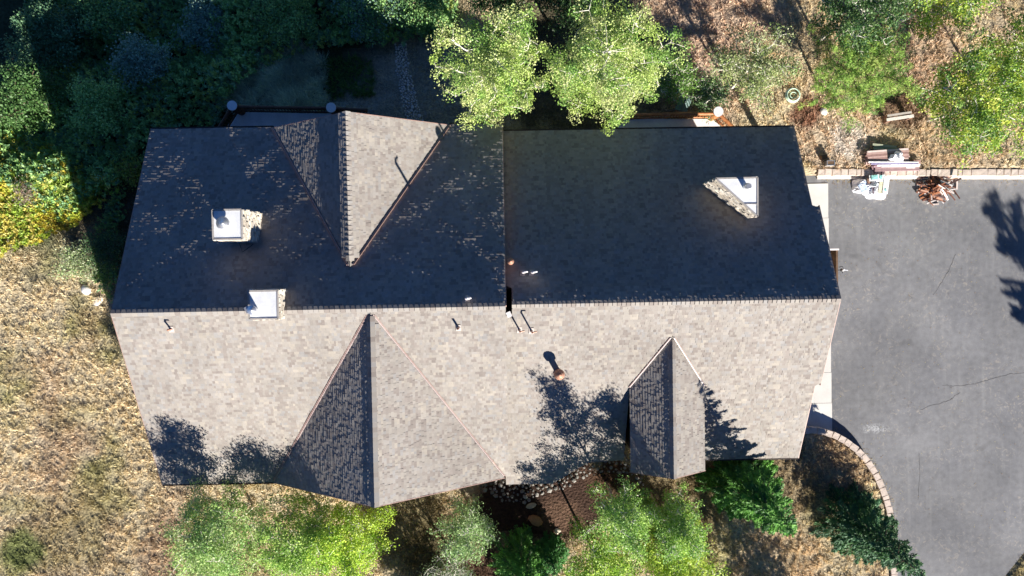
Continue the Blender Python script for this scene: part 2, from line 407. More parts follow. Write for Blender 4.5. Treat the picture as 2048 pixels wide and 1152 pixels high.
PAL = np.array([(.258, .235, .210), (.285, .262, .232), (.232, .205, .184), (.272, .254, .234), (.200, .174, .156), (.312, .282, .240), (.250, .242, .233)])
PAL = PAL * .8 + PAL.mean(0) * .2
PW = np.array([.24, .2, .18, .15, .09, .07, .07])

class Plane:
    """a roof plane: eave point o, u along the eave, v up the slope"""
    def __init__(s, o, u, v):
        s.o = np.array(o, float); s.u = unit(np.array(u, float)); s.v = unit(np.array(v, float)); s.n = np.cross(s.u, s.v)
        if s.n[2] < 0: s.n = -s.n
    def pt(s, u, v, w=0): return s.o + np.outer(np.atleast_1d(u), s.u) + np.outer(np.atleast_1d(v), s.v) + np.outer(np.atleast_1d(w) * np.ones(len(np.atleast_1d(u))), s.n)
    def loc(s, p): d = np.asarray(p, float) - s.o; return float(d @ s.u), float(d @ s.v)

def shingles(pl, poly3, seed, lift=0.0, expo=.143, und=1.0, tone=1.0, thick=1.0):
    """courses of tapered laminated tabs clipped to the polygon; returns verts, faces, tints"""
    r = np.random.default_rng(seed); poly = [pl.loc(p) for p in poly3]
    vmin = min(p[1] for p in poly); vmax = max(p[1] for p in poly)
    def rng_at(v):
        v = min(max(v, vmin + 1e-4), vmax - 1e-4); xs = []
        for (a, b), (c, d) in zip(poly, poly[1:] + poly[:1]):
            if (b > v) != (d > v): xs.append(a + (v - b) * (c - a) / (d - b))
        xs.sort(); return xs
    Vs, Ts = [], []; ph = r.uniform(0, 6, 8)
    k = 0; v = vmin
    while v < vmax - .01:
        v1 = min(v + expo, vmax); xa, xb, xm = rng_at(v), rng_at(v1), rng_at((v + v1) / 2)
        if len(xm) >= 2:
            for j in range(0, len(xm) - 1, 2):
                a0, b0 = (xa[j], xa[j + 1]) if len(xa) == len(xm) else (xm[j], xm[j + 1])
                a1, b1 = (xb[j], xb[j + 1]) if len(xb) == len(xm) else (xm[j], xm[j + 1])
                lo, hi = min(a0, a1), max(b0, b1); n = int((hi - lo) / .10) + 6
                w = r.choice([.09, .12, .15, .19, .25], n, p=[.2, .3, .25, .17, .08]); e = lo - r.uniform(0, .2) + np.concatenate([[0], np.cumsum(w)])
                e = e[: np.searchsorted(e, hi) + 1]; e[-1] = hi
                if len(e) < 2: continue
                e0, e1 = e[:-1], e[1:]; m = len(e0)
                lam = (r.choice([0.0, .011, .018], m, p=[.5, .38, .12]) + r.uniform(0, .004, m)) * thick
                um, vm = (e0 + e1) / 2, v
                un = und * (.011 * np.sin(um * 1.35 + ph[0] + .6 * math.sin(vm * 1.1 + ph[1])) * math.sin(vm * 1.9 + ph[2]) + .007 * np.sin(um * 2.9 + ph[3]) * math.sin(vm * 3.3 + ph[4] + ph[5]))
                cl = lambda x, a, b: np.clip(x, a, b)
                wb = lift + .008 + lam + un; wt = lift + .002 + lam * .15 + un
                q = [pl.pt(cl(e0, a0, b0), np.full(m, v), wb), pl.pt(cl(e1, a0, b0), np.full(m, v), wb),
                     pl.pt(cl(e1, a1, b1), np.full(m, v1 + .01), wt), pl.pt(cl(e0, a1, b1), np.full(m, v1 + .01), wt),
                     pl.pt(cl(e0, a0, b0), np.full(m, v), np.full(m, lift - .03)), pl.pt(cl(e1, a0, b0), np.full(m, v), np.full(m, lift - .03)),
                     pl.pt(cl(e1, a1, b1), np.full(m, v1 + .01), np.full(m, lift - .03)), pl.pt(cl(e0, a1, b1), np.full(m, v1 + .01), np.full(m, lift - .03))]
                Vs.append(np.stack(q, 1))
                own = r.choice(len(PAL), m, p=PW); cell = (np.floor(um / .34 + (k // 2) * .37).astype(int) * 7919 + (k // 2) * 104729 + seed * 31) % 9973
                pick = np.searchsorted(np.cumsum(PW), (cell * 0.61803 % 1.0) * .999); c = PAL[np.where(r.random(m) < .55, pick, own)] * tone
                lowf = (.94 + .12 * vnoise(um + seed * 3, np.full(m, vm), .45)) * (.93 + .14 * vnoise(um + seed * 7, np.full(m, vm), 2.6)) * (.97 + .06 * vnoise(um, np.full(m, vm * .12), .5))
                Ts.append(c * (lowf * r.uniform(.94, 1.06, m))[:, None])
        v += expo; k += 1
    V = np.concatenate(Vs); n = len(V); b = (np.arange(n) * 8)[:, None]
    f = np.array([(0, 1, 2, 3), (0, 4, 5, 1), (0, 3, 7, 4), (1, 5, 6, 2)])
    F = (b[:, :, None] + f[None]).reshape(-1, 4)
    up = np.cross(pl.u, pl.v)[2] > 0
    if not up: F = F[:, ::-1]
    return V.reshape(-1, 3), F, np.repeat(np.concatenate(Ts), 4, axis=0)

def slab(poly3, th, inset_n):
    """a plate of thickness th below the polygon"""
    p = np.array(poly3, float); n = np.cross(p[1] - p[0], p[2] - p[0]); n = unit(n); n = n if n[2] > 0 else -n
    m = len(p); V = np.concatenate([p - n * inset_n, p - n * (inset_n + th)])
    a = sum(p[i][0] * p[(i + 1) % m][1] - p[(i + 1) % m][0] * p[i][1] for i in range(m)); idx = list(range(m)) if a > 0 else list(range(m))[::-1]
    F = [idx, [i + m for i in idx[::-1]]] + [[idx[(i + 1) % m], idx[i], idx[i] + m, idx[(i + 1) % m] + m] for i in range(m)]
    return V, F

roofs = {}
def roof_part(name, planes):
    """planes: list of (Plane, polygon3d, options)"""
    g = Geo()
    for pl, poly, o in planes:
        V, F = slab(poly, .16, .05 - o.get('lift', 0)); g.add(V, F)
    ro = g.obj(name, 'fascia', house)
    Vs, Fs, Ts, n = [], [], [], 0
    for i, (pl, poly, o) in enumerate(planes):
        V, F, T = shingles(pl, poly, **o); Vs.append(V); Fs.append(F + n); Ts.append(T); n += len(V)
    so = obj('shingles', mesh('shingles', np.concatenate(Vs), np.concatenate(Fs), np.concatenate(Ts), 'shingle'), ro, kind='stuff')
    return ro

def xz(y, f): return f(y)
# left wing
pLN = Plane((LX0, LYN, lz(LYN)), (1, 0, 0), (0, -1, LP)); pLS = Plane((LX0, LYS, lz(LYS)), (1, 0, 0), (0, 1, LP))
L3 = lambda x, y: (x, y, lz(y))
R3 = lambda x, y: (x, y, rz_(y))
polyLN1 = [L3(LX0, LYN), L3(AX - AW, LYN), L3(AX, AT), L3(AX, LYR), L3(LX0, LYR)]
polyLN2 = [L3(AX + AW, LYN), L3(LX1, LYN), L3(LX1, LYR), L3(AX, LYR), L3(AX, AT)]
polyLS1 = [L3(LX0, LYS), L3(BX - BW, LYS), L3(BX, -1.95), L3(BX, LYR), L3(LX0, LYR)]
polyLS2 = [L3(LX1, LYR), L3(BX, LYR), L3(BX, -1.95), L3(BX + BW + .03, LYS + .1), L3(LX1, LYS + .1)]
roofL = roof_part('left_wing_roof', [(pLN, polyLN1, dict(seed=1, und=1.25)), (pLN, polyLN2, dict(seed=2, und=1.25)), (pLS, polyLS1, dict(seed=3)), (pLS, polyLS2, dict(seed=4))])
# right wing
pRN = Plane((RX0, RYN, rz_(RYN)), (1, 0, 0), (0, -1, RP)); pRS = Plane((RX0, RYS, rz_(RYS)), (1, 0, 0), (0, 1, RP))
pRS2 = Plane((RX0, -11.84, rz_(-11.84)), (1, 0, 0), (0, 1, RP))
NX = .30                                                         # notch beside the taller left wing
XJ, XS = 15.63, 15.72
polyRN = [R3(RX0, RYN), R3(XJ, RYN), R3(XJ, 2.93), R3(16.0, 2.93), R3(16.0, RYR), R3(NX, RYR), R3(NX, -.9), R3(RX0 , -.9)]
cvy = CY + 4.35
polyRS1 = [R3(-.15, -11.84), R3(2.4, -11.84), R3(4.4, -10.5), R3(CX - CWd, RYS), R3(CX - CWd, cvy), R3(CX, -3.42), R3(CX, RYR), R3(NX, RYR), R3(NX, -2.2), R3(-.15, -2.2)]
polyRS2 = [R3(CX + CWd, RYS), R3(XS, RYS), R3(XS, -6.2), R3(16.0, -6.2), R3(16.0, RYR), R3(CX, RYR), R3(CX, -3.42), R3(CX + CWd, cvy)]
stripR = [R3(NX + .05, -.95), R3(15.35, -.95), R3(15.35, RYR), R3(NX + .05, RYR)]
roofR = roof_part('right_wing_roof', [(pRN, polyRN, dict(seed=5, und=.8)), (pRS2, polyRS1, dict(seed=6)), (pRS2, polyRS2, dict(seed=7)),
                                 (pRN, stripR, dict(seed=8, lift=.07, und=0))])
# gable A, gable B, gable C
def gable(name, X, Z, W, ye, yt, yv, ze, seed, sgn, strip_lift, eave_free=False):
    """X ridge, Z ridge height, W half width, ye front y, yt ridge tip y, yv where the valley reaches the eave height"""
    pit = (Z - ze) / W; planes = []
    for s in (-1, 1):
        pl = Plane((X + s * W, ye, ze), (0, 1, 0), (-s, 0, pit))
        poly = [(X + s * W, ye, ze), (X, ye, Z), (X, yt, Z), (X + s * W, yv, ze)]
        if abs(yv - ye) < .01: poly = poly[:3]
        planes.append((pl, poly, dict(seed=seed + s + 1, und=.55)))
        w = .33; yt2 = yt + (ye - yt) * .06
        st = [(X + s * w, ye, Z - pit * w), (X, ye, Z), (X, yt2, Z), (X + s * w, yt2, Z - pit * w)]
        if strip_lift: planes.append((pl, st, dict(seed=seed + s + 20, lift=strip_lift, und=0)))
    return roof_part(name, planes)
roofA = gable('north_gable_roof', AX, AZ, AW, AY, AT, AY, 3.83, 30, 1, .15)
roofB = gable('south_gable_roof', BX, BZ, BW, BY, -1.93, BY, 3.84, 40, -1, .03)
roofC = gable('porch_gable_roof', CX, CZ, CWd, CY, -3.42, cvy, 5.50, 50, -1, 0)

# ridge caps: one bent piece each
def ridge_caps(parent, a, b, pit_l, pit_r, step, half=.17, lift=.02, rng=np.random.default_rng(5)):
    a = np.array(a, float); b = np.array(b, float); Lr = np.linalg.norm(b - a); d = (b - a) / Lr; n = int(Lr / step)
    side = np.cross(d, (0, 0, 1.0)); side /= np.linalg.norm(side)      # to the right of the walk
    def cap_mesh(tone):
        v = []
        for t, up in ((-.02, .05), (step * 1.02, .006)):
            for s, hh in ((-1, pit_l), (0, 0), (1, pit_r)):
                v.append(np.array([t, s * half, up - hh * half if s else up]))
        v = np.array(v); lo = v - (0, 0, .016); V = np.concatenate([v, lo])
        F = [(0, 3, 4, 1), (1, 4, 5, 2), (0, 1, 7, 6), (1, 2, 8, 7), (0, 6, 9, 3), (2, 5, 11, 8), (3, 9, 10, 4), (4, 10, 11, 5)]
        F = [f[::-1] for f in F]
        return mesh('ridge_cap', V, F, [tuple(tone)] * 8, 'shingle')
    ms = [cap_mesh(PAL[i] * .95) for i in (0, 1, 2, 3, 4, 6)]
    ang = math.atan2(d[1], d[0])
    for i in range(n):
        p = a + d * (i * Lr / n) + (0, 0, lift)
        o = obj('ridge_cap', ms[int(rng.integers(len(ms)))], parent, p + np.array((0, 0, rng.uniform(0, .004))), (rng.normal(0, .012), 0, ang + rng.normal(0, .01)))
        # the local +Y of the cap lies to the left of the walk
ridge_caps(roofL, (LX0 + .02, LYR, LZR), (LX1 - .02, LYR, LZR), LP, LP, .246)
ridge_caps(roofR, (NX + .02, RYR, RZR + .03), (16.0, RYR, RZR + .03), RP, RP, .215)
ridge_caps(roofA, (AX, AY, AZ + .14), (AX, AT + .3, AZ + .14), .72, .72, .235, .2)
ridge_caps(roofB, (BX, BY, BZ + .03), (BX, -2.1, BZ + .03), .668, .668, .235, .2)
ridge_caps(roofC, (CX, CY, CZ + .02), (CX, -3.6, CZ + .02), .675, .675, .235, .17)

# valley flashings and rake trim
def valley(parent, a, b, w, h, material, off):
    g = Geo(); a = np.array(a, float); b = np.array(b, float); g.beam(a + (0, 0, off), b + (0, 0, off), w, h); return g.obj('valley_flashing', material, parent)
for s in (-1, 1):
    for k, (o, w, m) in enumerate(((0, .03, 'flash'), (.07 * s, .03, 'trim'))):
        valley(roofA, (AX + s * AW + o, AY, 3.86), (AX + s * .1 + o, AT + .1, 7.12), w, .07, m, .03)
        valley(roofB, (BX + s * BW - s * .02 + o, BY + .1, 3.88), (BX + s * .12 + o, -2.05, 7.86), w, .05, m, .02)
        valley(roofC, (CX + s * CWd + o * .7, cvy, 5.5), (CX + s * .06 + o * .7, -3.5, 6.75), w, .05, 'flash_white' if k == 0 else m, .03)
def rake(parent, a, b, name='rake_board', h=.2):
    g = Geo(); g.beam(a, b, .035, h); return g.obj(name, 'trim', parent)
for y0, y1 in ((LYN, LYR), (LYS, LYR)):
    rake(roofL, (LX0 - .02, y0, lz(y0) - .11), (LX0 - .02, y1, LZR - .11))
    if y0 > 0: rake(roofL, (LX1 + .02, y0, lz(y0) - .11), (LX1 + .02, y1, LZR - .11))
rake(roofR, (XJ + .02, RYN, rz_(RYN) - .11), (XJ + .02, 2.93, rz_(2.93) - .11)); rake(roofR, (16.02, 2.93, rz_(2.93) - .11), (16.02, RYR, RZR - .11))
rake(roofR, (16.02, -6.2, rz_(-6.2) - .11), (16.02, RYR, RZR - .11)); rake(roofR, (XS + .02, RYS, rz_(RYS) - .11), (XS + .02, -6.2, rz_(-6.2) - .11))
for ro, X, Z, W, ye, ze, dy in ((roofA, AX, AZ, AW, AY, 3.83, .02), (roofB, BX, BZ, BW, BY, 3.84, -.02), (roofC, CX, CZ, CWd, CY, 5.47, -.02)):
    for s in (-1, 1): rake(ro, (X + s * W, ye + dy, ze - .1), (X, ye + dy, Z - .1))
# gutters along the eaves
def gutter(parent, a, b): 
    g = Geo(); g.beam(a, b, .09, .10); g.obj('gutter', 'fascia', parent)
gutter(roofL, (LX0, LYN + .05, lz(LYN) - .08), (AX - AW, LYN + .05, lz(LYN) - .08)); gutter(roofL, (AX + AW, LYN + .05, lz(LYN) - .08), (LX1, LYN + .05, lz(LYN) - .08))
gutter(roofR, (RX0, RYN + .05, rz_(RYN) - .08), (XJ, RYN + .05, rz_(RYN) - .08))
gutter(roofL, (LX0, LYS - .05, lz(LYS) - .08), (BX - BW, LYS - .05, lz(LYS) - .08))
gutter(roofR, (CX + CWd, RYS - .05, rz_(RYS) - .08), (XS, RYS - .05, rz_(RYS) - .08))

# walls
def wall(name, pts, top, z0=0.0, material='siding'):
    """vertical wall along plan points with a top height function"""
    V = []; F = []
    dense = []
    for (a, b) in zip(pts[:-1], pts[1:]):
        for i in range(8): dense.append((a[0] + (b[0] - a[0]) * i / 8, a[1] + (b[1] - a[1]) * i / 8))
    dense.append(pts[-1])
    for p in dense: V += [(p[0], p[1], z0), (p[0], p[1], top(p[0], p[1]))]
    for i in range(len(dense) - 1): F.append((2 * i, 2 * i + 2, 2 * i + 3, 2 * i + 1))
    return obj(name, mesh(name, V, F, None, material), house)
tl = lambda x, y: lz(y) - .22
tr = lambda x, y: rz_(y) - .22
wall('wall', [(-17.5, 6.7), (-17.5, -1.75), (-17.5, -10.2), (-12.0, -10.2)], tl)
wall('wall', [(-17.5, 6.7), (0, 6.7)], tl)
wall('wall', [(-12.0, -10.2), (BX, -10.3), (-.9, -10.2)], lambda x, y: BZ - .668 * abs(x - BX) - .25)
wall('wall', [(-.9, -10.2), (.1, -9.6), (6.4, -9.6)], lambda x, y: 3.6)
wall('wall', [(9.8, -9.6), (14.7, -9.6), (14.7, -1.7), (14.7, 1.0)], tr)
wall('wall', [(0.0, 7.3), (0.0, -1.75)], lambda x, y: lz(y) - .15)
wall('wall', [(0.05, 6.4), (8.6, 6.4), (8.6, 1.0), (14.7, 1.0)], tr)  # unseen corner left open under the roof so sun reaches the right deck
wall('wall', [(6.5, -9.7), (6.5, -6.3)], lambda x, y: 5.5); wall('wall', [(9.75, -9.7), (9.75, -6.3)], lambda x, y: 5.5)
wall('wall', [(6.5, -9.7), (CX, -9.7), (9.75, -9.7)], lambda x, y: CZ - .675 * abs(x - CX) - .25)
g = Geo(); g.tube([(15.2, 6.9, 0), (15.2, 6.9, 3.2)], .18, 10); g.obj('porch_post', 'log_shaded', house)  # unseen post under the corner opened for the sun
# timber opening with its bay on the east gable
g = Geo(); 
bx0, bx1, by0, by1, bz = 15.0, P(1676, 520, 3.4)[0], P(1670, 568, 3.4)[1], P(1670, 499, 3.4)[1], 3.4
bay = Geo(); bay.box((bx1 - .05, (by0 + by1) / 2, bz - 1.2), (.10, by1 - by0, 2.4)); bay.obj('bay_panel', 'siding', house)
bay = Geo(); bay.beam((14.7, by1, bz + .04), (bx1 + .02, by1, bz + .04), .09, .10); bay.obj('bay_beam', 'flash_white', house)
for i in range(8):
    bay = Geo(); bay.box(((14.75 + bx1) / 2, by0 + .1 + i * (by1 - by0 - .2) / 7, bz - 2.0), (bx1 - 14.8, .12, .05)); bay.obj('bay_plank', 'deckfloor', house)
lp = P(1686, 540, 2.6)
bay = Geo(); bay.tube([(bx1, lp[1], 2.3), (lp[0], lp[1], 2.7), (lp[0] + .05, lp[1], 2.5)], .02, 6); bay.cyl((lp[0], lp[1], 2.45), .09, .22, 8, r2=.04)
bay.tube([(lp[0] - .18, lp[1] + .16, 2.5), (lp[0], lp[1] + .2, 2.55), (lp[0] + .1, lp[1], 2.5), (lp[0], lp[1] - .18, 2.5)], .018, 6)
bay.obj('wall_lamp', 'black', house)
bay = Geo(); bay.cyl((lp[0], lp[1], 2.6), .075, .13, 10, r2=.05); bay.beam((lp[0] + .05, lp[1], 2.5), (lp[0] + .32, lp[1] - .03, 2.5), .05, .04); bay.obj('lamp_shade', 'white', house)

# ------------------------------------------------------------------ chimneys
def stones_on(g, a, b, z0f, z1, seed, outward, sz=.22):
    """irregular ledge stones proud of a vertical face running a->b (plan), z from z0f(x,y) to z1"""
    r = np.random.default_rng(seed); a = np.array(a, float); b = np.array(b, float); L = np.linalg.norm(b - a); d = (b - a) / L
    z = min(z0f(*a), z0f(*b)) - .1
    while z < z1 - .02:
        h = r.uniform(.10, .2); h = min(h, z1 - z); s = -.03 + r.uniform(-.1, 0)
        while s < L:
            w = r.uniform(.14, .36); c = a + d * min(max(s + w / 2, .05), L - .05)
            base = r.choice(4); col = [(.52, .47, .38), (.62, .58, .50), (.42, .37, .30), (.56, .50, .42)][base]; col = tuple(np.array(col) * r.uniform(.8, 1.12))
            pr = r.uniform(.03, .10)
            g.box((c[0] + outward[0] * pr / 2, c[1] + outward[1] * pr / 2, z + h / 2), (w * .93, pr + .04, h * .9), math.atan2(d[1], d[0]), col, .018, r)
            s += w
        z += h
def chimney(label, poly, zt, zbase, seed):
    ch = bpy.data.objects.new('chimney', None); COL.objects.link(ch); ch.parent = house; ch['label'] = label
    cen = np.mean(np.array(poly), 0)
    ins = [tuple(cen + (np.array(p) - cen) * .93) for p in poly]
    g = Geo(); g.prism(ins, 3.0, zt - .08, (.4, .36, .3)); g.obj('core', 'stone', ch)
    g = Geo(); n = len(ins)
    for i in range(n):
        a, b = np.array(ins[i]), np.array(ins[(i + 1) % n]); d = (b - a) / np.linalg.norm(b - a); o = np.array((d[1], -d[0]))
        if o.dot((a + b) / 2 - cen) < 0: o = -o
        stones_on(g, a, b, zbase, zt - .08, seed + i, o)
    g.obj('stone_facing', 'stone', ch, kind='stuff')
    g = Geo(); g.prism(poly, zt - .08, zt)
    rim = [tuple(cen + (np.array(p) - cen) * 1.0) for p in poly]
    for i in range(n): g.beam((*rim[i], zt + .01), (*rim[(i + 1) % n], zt + .01), .07, .06)
    g.obj('cap_rim', 'rim', ch)
    inner = [tuple(cen + (np.array(p) - cen) * .93) for p in poly]
    g = Geo(); g.prism(inner, zt - .02, zt + .012); g.obj('cap', 'white', ch)
    return ch, cen
lzf = lambda x, y: lz(y); rzf = lambda x, y: rz_(y)
zt = 8.55
c1 = [P(425, 420, zt)[:2], P(483, 418, zt)[:2], P(484, 478, zt)[:2], P(427, 479, zt)[:2]]
c1 = [(c1[0][0], c1[0][1]), (c1[1][0], c1[0][1]), (c1[1][0], c1[2][1]), (c1[0][0], c1[2][1])]
ch1, cen = chimney('square pale stone chimney with a wide round flue cap, upper left slope', c1, zt, lzf, 11)
f = P(449, 452, zt); g = Geo(); g.cyl((f[0], f[1], zt), .20, .26, 20, r2=.2); g.obj('flue', 'white', ch1, True)
f = P(444, 446, zt + .3); g = Geo()
for i in range(5): 
    a = i * math.pi / 10; g.tube([(f[0], f[1], zt + .22 + .10 * math.sin(a)), (f[0], f[1], zt + .22 + .10 * math.sin(a + math.pi / 10))], [.31 * math.cos(a), max(.02, .31 * math.cos(a + math.pi / 10))], 24)
g.obj('flue_cap', 'steel', ch1, True)
g = Geo()
pA = P(470, 482, 7.2); pB = P(487, 500, 7.0); pC = P(517, 481, 6.3)
g.tube([(pA[0], c1[2][1] - .1, 6.7), (pA[0] + .25, c1[2][1] - .55, 6.95), (pC[0] - .1, c1[2][1] - .1, 6.5)], .015, 5); g.obj('cable', 'black', ch1)
zt = 8.75
c2 = [P(497, 582, zt)[:2], P(555, 581, zt)[:2], P(555, 637, zt)[:2], P(497, 637, zt)[:2]]
c2 = [(c2[0][0], c2[0][1]), (c2[1][0], c2[0][1]), (c2[1][0], c2[2][1]), (c2[0][0], c2[2][1])]
ch2, cen = chimney('square pale stone chimney on the ridge with a steel flue at its edge', c2, zt, lzf, 21)
f = P(511, 619, zt); g = Geo(); g.cyl((f[0], f[1], zt), .13, .42, 16); g.obj('flue', 'steel', ch2, True)
g = Geo(); g.cyl((f[0], f[1], zt + .42), .21, .05, 14); g.cyl((f[0], f[1], zt + .47), .21, .1, 14, r2=.03)
g.box((f[0] - .22, f[1] + .02, zt + .30), (.22, .30, .22), .5); g.obj('flue_cap', 'steel', ch2)
zt = 7.0
c3 = [P(1431, 357, zt)[:2], P(1515, 355, zt)[:2], P(1515, 433, zt)[:2]]
c3 = [tuple(p) for p in c3]
ch3, cen = chimney('three-cornered pale stone chimney with a white cap and small flue', c3, zt, rzf, 31)
f = P(1492, 374, zt + .1); g = Geo(); g.cyl((f[0], f[1], zt), .13, .42, 16); g.obj('flue', 'white', ch3, True)
g = Geo(); g.cyl((f[0], f[1], zt + .30), .17, .05, 18, r2=.17); g.cyl((f[0], f[1], zt + .42), .16, .08, 18, r2=.13); g.obj('flue_cap', 'steel', ch3)
g = Geo(); a = P(1490, 408, zt + .03); b = P(1514, 408, zt + .03); g.beam(a, b, .04, .03); g.obj('cap_seam', 'rim', ch3)

# ------------------------------------------------------------------ pipes and vents on the roof
def on_roof(px, py, left, south):
    for z in np.arange(3, 9, .02):
        p = P(px, py, z); zz = lz(p[1]) if left else rz_(p[1])
        if z >= zz: return p
    return p
def pipe(px, py, left, h, r, label, elbow=False, material='copper'):
    p = on_roof(px, py, left, True); v = bpy.data.objects.new('vent_pipe', None); COL.objects.link(v); v.parent = house; v.location = [float(q) for q in p]; v['label'] = label
    g = Geo(); g.tube([(0, 0, -.1), (0, 0, h)], r, 12)
    if elbow: g.tube([(0, 0, h - .05), (.05, .02, h + .05), (.22, .05, h + .03)], [r, r, r * .8], 8)
    g.obj('pipe', material, v)
    g = Geo(); s = -1 if p[1] < -1.7 else 1; pit = LP if left else RP
    q = [(-.12, -.15, 0), (.12, -.15, 0), (.12, .14, 0), (-.12, .14, 0)]
    q = [(x, y, -pit * s * y + .035) for x, y, _ in q]; lo = [(x, y, z - .02) for x, y, z in q]
    g.add(q + lo, [(0, 1, 2, 3), (7, 6, 5, 4), (0, 4, 5, 1), (1, 5, 6, 2), (2, 6, 7, 3), (3, 7, 4, 0)])
    g.tube([(0, 0, 0.02), (0, 0, .12)], [r * 2.2, r * 1.25], 12); g.obj('pipe_flashing', 'flash_pale', v)
    g = Geo(); g.cyl((0, 0, h - .01), r * .7, .015, 10)
    if not elbow: g.obj('pipe_mouth', 'black', v)
    return v
pipe(343, 659, True, .38, .045, 'short pipe on the far left of the sunlit slope', True)
pipe(917, 656, True, .42, .055, 'open short pipe left of the tall pair')
pipe(1039, 660, False, 1.0, .04, 'tall pipe, left one of the pair', True)
pipe(1063, 662, False, .9, .04, 'tall pipe, right one of the pair', True)
pipe(935, 596, True, .95, .06, 'pipe just above the ridge', True, 'flash_white')
pipe(1045, 545, False, 1.0, .05, 'low pipe in the shaded slope', True, 'flash_white')
pipe(1063, 545, False, 1.25, .05, 'tall pale pipe in the shaded slope', True, 'flash_white')
# round hoods
def hood(px, py, left, h, r, label, material, ps=1.0):
    p = on_roof(px, py, left, True); v = bpy.data.objects.new('roof_vent', None); COL.objects.link(v); v.parent = house; v.location = [float(q) for q in p]; v['label'] = label
    g = Geo(); g.tube([(0, 0, -.1), (0, 0, h - .08)], r * .55, 18); g.obj('vent_stack', material, v, True)
    g = Geo()
    for z0, z1, a, b in ((h - .28, h - .10, .9, 1.0), (h - .10, h, 1.0, .8), (h, h + .07, .8, .45), (h + .07, h + .09, .45, .05)):
        g.tube([(0, 0, z0), (0, 0, z1)], [r * a, r * b], 22)
    g.obj('vent_hood', material, v, True)
    g = Geo(); g.tube([(0, 0, .0), (0, 0, .1)], [r * 1.0, r * .6], 18); g.obj('vent_flashing', 'trim', v)
hood(1116, 744, False, .95, .27, 'large round brown hood on the sunlit slope', 'copper')
hood(1021, 523, False, .8, .17, 'small round brown hood beside the step between the roofs', 'copper')
# metal flashing at the step
g = Geo(); p = on_roof(1017, 629, True, True); g.box(p + (.02, 0, .05), (.22, .26, .03), .4); g.obj('step_flashing', 'flash_white', house)

# ------------------------------------------------------------------ decks with log railings
def deck(label, floor_px, z, rail_px, posts, litlog, zr=2.15):
    root = thing('deck', label, 'deck'); fl = [tuple(P(a, b, z)[:2]) for a, b in floor_px]
    g = Geo(); g.prism(fl, z - .25, z); g.obj('deck_floor', 'deckfloor', root)
    rp = [P(a, b, zr) for a, b in rail_px]
    for a, b in zip(rp[:-1], rp[1:]):
        g = Geo(); k = 10; pts = [a + (b - a) * i / k + np.array((0, 0, R0.normal(0, .008))) for i in range(k + 1)]; g.tube(pts, [.10 + R0.uniform(-.01, .01) for _ in pts], 10); g.obj('top_rail', litlog, root, True)
        g = Geo(); g.tube([a - (0, 0, zr - z - .15), b - (0, 0, zr - z - .15)], .05, 8); g.obj('bottom_rail', litlog, root, True)
        n = max(2, int(np.linalg.norm(b - a) / .165))
        g = Geo(); g.tube([(0, 0, z + .12), (0, 0, zr - .04)], .022, 6); bm = mesh('baluster', np.concatenate(g.V), g.F, g.T, litlog)
        for i in range(1, n): obj('baluster', bm, root, tuple((a + (b - a) * i / n) * (1, 1, 0)))
    for (px, py) in posts:
        c = P(px, py, zr + .3); g = Geo(); g.tube([(c[0], c[1], 0), (c[0], c[1], z), (c[0], c[1], zr + .26)], [.27, .24, .23], 16); po = g.obj('post', litlog, root, True)
        g = Geo(); g.cyl((c[0], c[1], zr + .26), .27, .05, 24); g.obj('post_cap', 'white', po)
    return root
deck('shaded left deck with two capped log posts and shade-toned rail', [(446, 262), (478, 224), (740, 229), (740, 262)], 1.1, [(434, 262), (464, 214), (662, 217), (735, 221)], [(464, 211), (662, 215)], 'log_shaded')
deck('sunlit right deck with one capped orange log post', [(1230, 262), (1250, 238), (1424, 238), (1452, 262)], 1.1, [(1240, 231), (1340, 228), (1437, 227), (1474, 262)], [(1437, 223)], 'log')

# ------------------------------------------------------------------ river-stone path and rock bed
def pebble(g, c, r, rng, col, flat=.6, k=7):
    ph = rng.uniform(0, 6.28); rr = r * rng.uniform(.78, 1.1, (3, k)); asp = rng.uniform(.65, 1.0); th = rng.uniform(0, 3.14)
    V = []
    for lv, (s, z) in enumerate(((.85, 0), (1.0, .45), (.62, .9))):
        for j in range(k):
            a = ph + 2 * math.pi * j / k; x = math.cos(a) * rr[lv, j] * s; y = math.sin(a) * rr[lv, j] * s * asp
            V.append((c[0] + x * math.cos(th) - y * math.sin(th), c[1] + x * math.sin(th) + y * math.cos(th), c[2] + z * r * flat * (1 + .1 * rng.normal())))
    V.append((c[0], c[1], c[2] + r * flat * 1.05))
    F = [(l * k + j, l * k + (j + 1) % k, (l + 1) * k + (j + 1) % k, (l + 1) * k + j) for l in (0, 1) for j in range(k)] + [(2 * k + j, 2 * k + (j + 1) % k, 3 * k) for j in range(k)]
    g.add(V, F, col)
swale = [(797, 80), (800, 110), (803, 140), (812, 170), (818, 200), (825, 225), (838, 250)]
sw = np.array([P(a, b, ZL)[:2] for a, b in swale])
rng = np.random.default_rng(12); g = Geo(); pts = []
for _ in range(5200):
    t = rng.random() * (len(sw) - 1); i = int(t); c = sw[i] + (sw[min(i + 1, len(sw) - 1)] - sw[i]) * (t - i); wd = .34 + .12 * t / 6
    c = c + (rng.uniform(-wd, wd), rng.uniform(-.1, .1)); r = rng.uniform(.045, .095) if rng.random() < .9 else rng.uniform(.09, .13)
    if all((c[0] - q[0]) ** 2 + (c[1] - q[1]) ** 2 > ((r + q[2]) * .86) ** 2 for q in pts[-900:]) and all((c[0] - q[0]) ** 2 + (c[1] - q[1]) ** 2 > ((r + q[2]) * .86) ** 2 for q in pts[:-900]):
        pts.append((c[0], c[1], r)); v = rng.uniform(.45, .75); pebble(g, (c[0], c[1], float(ground_z(c[0], c[1])) + .02), r, rng, (v, v * .98, v * .95), .9)
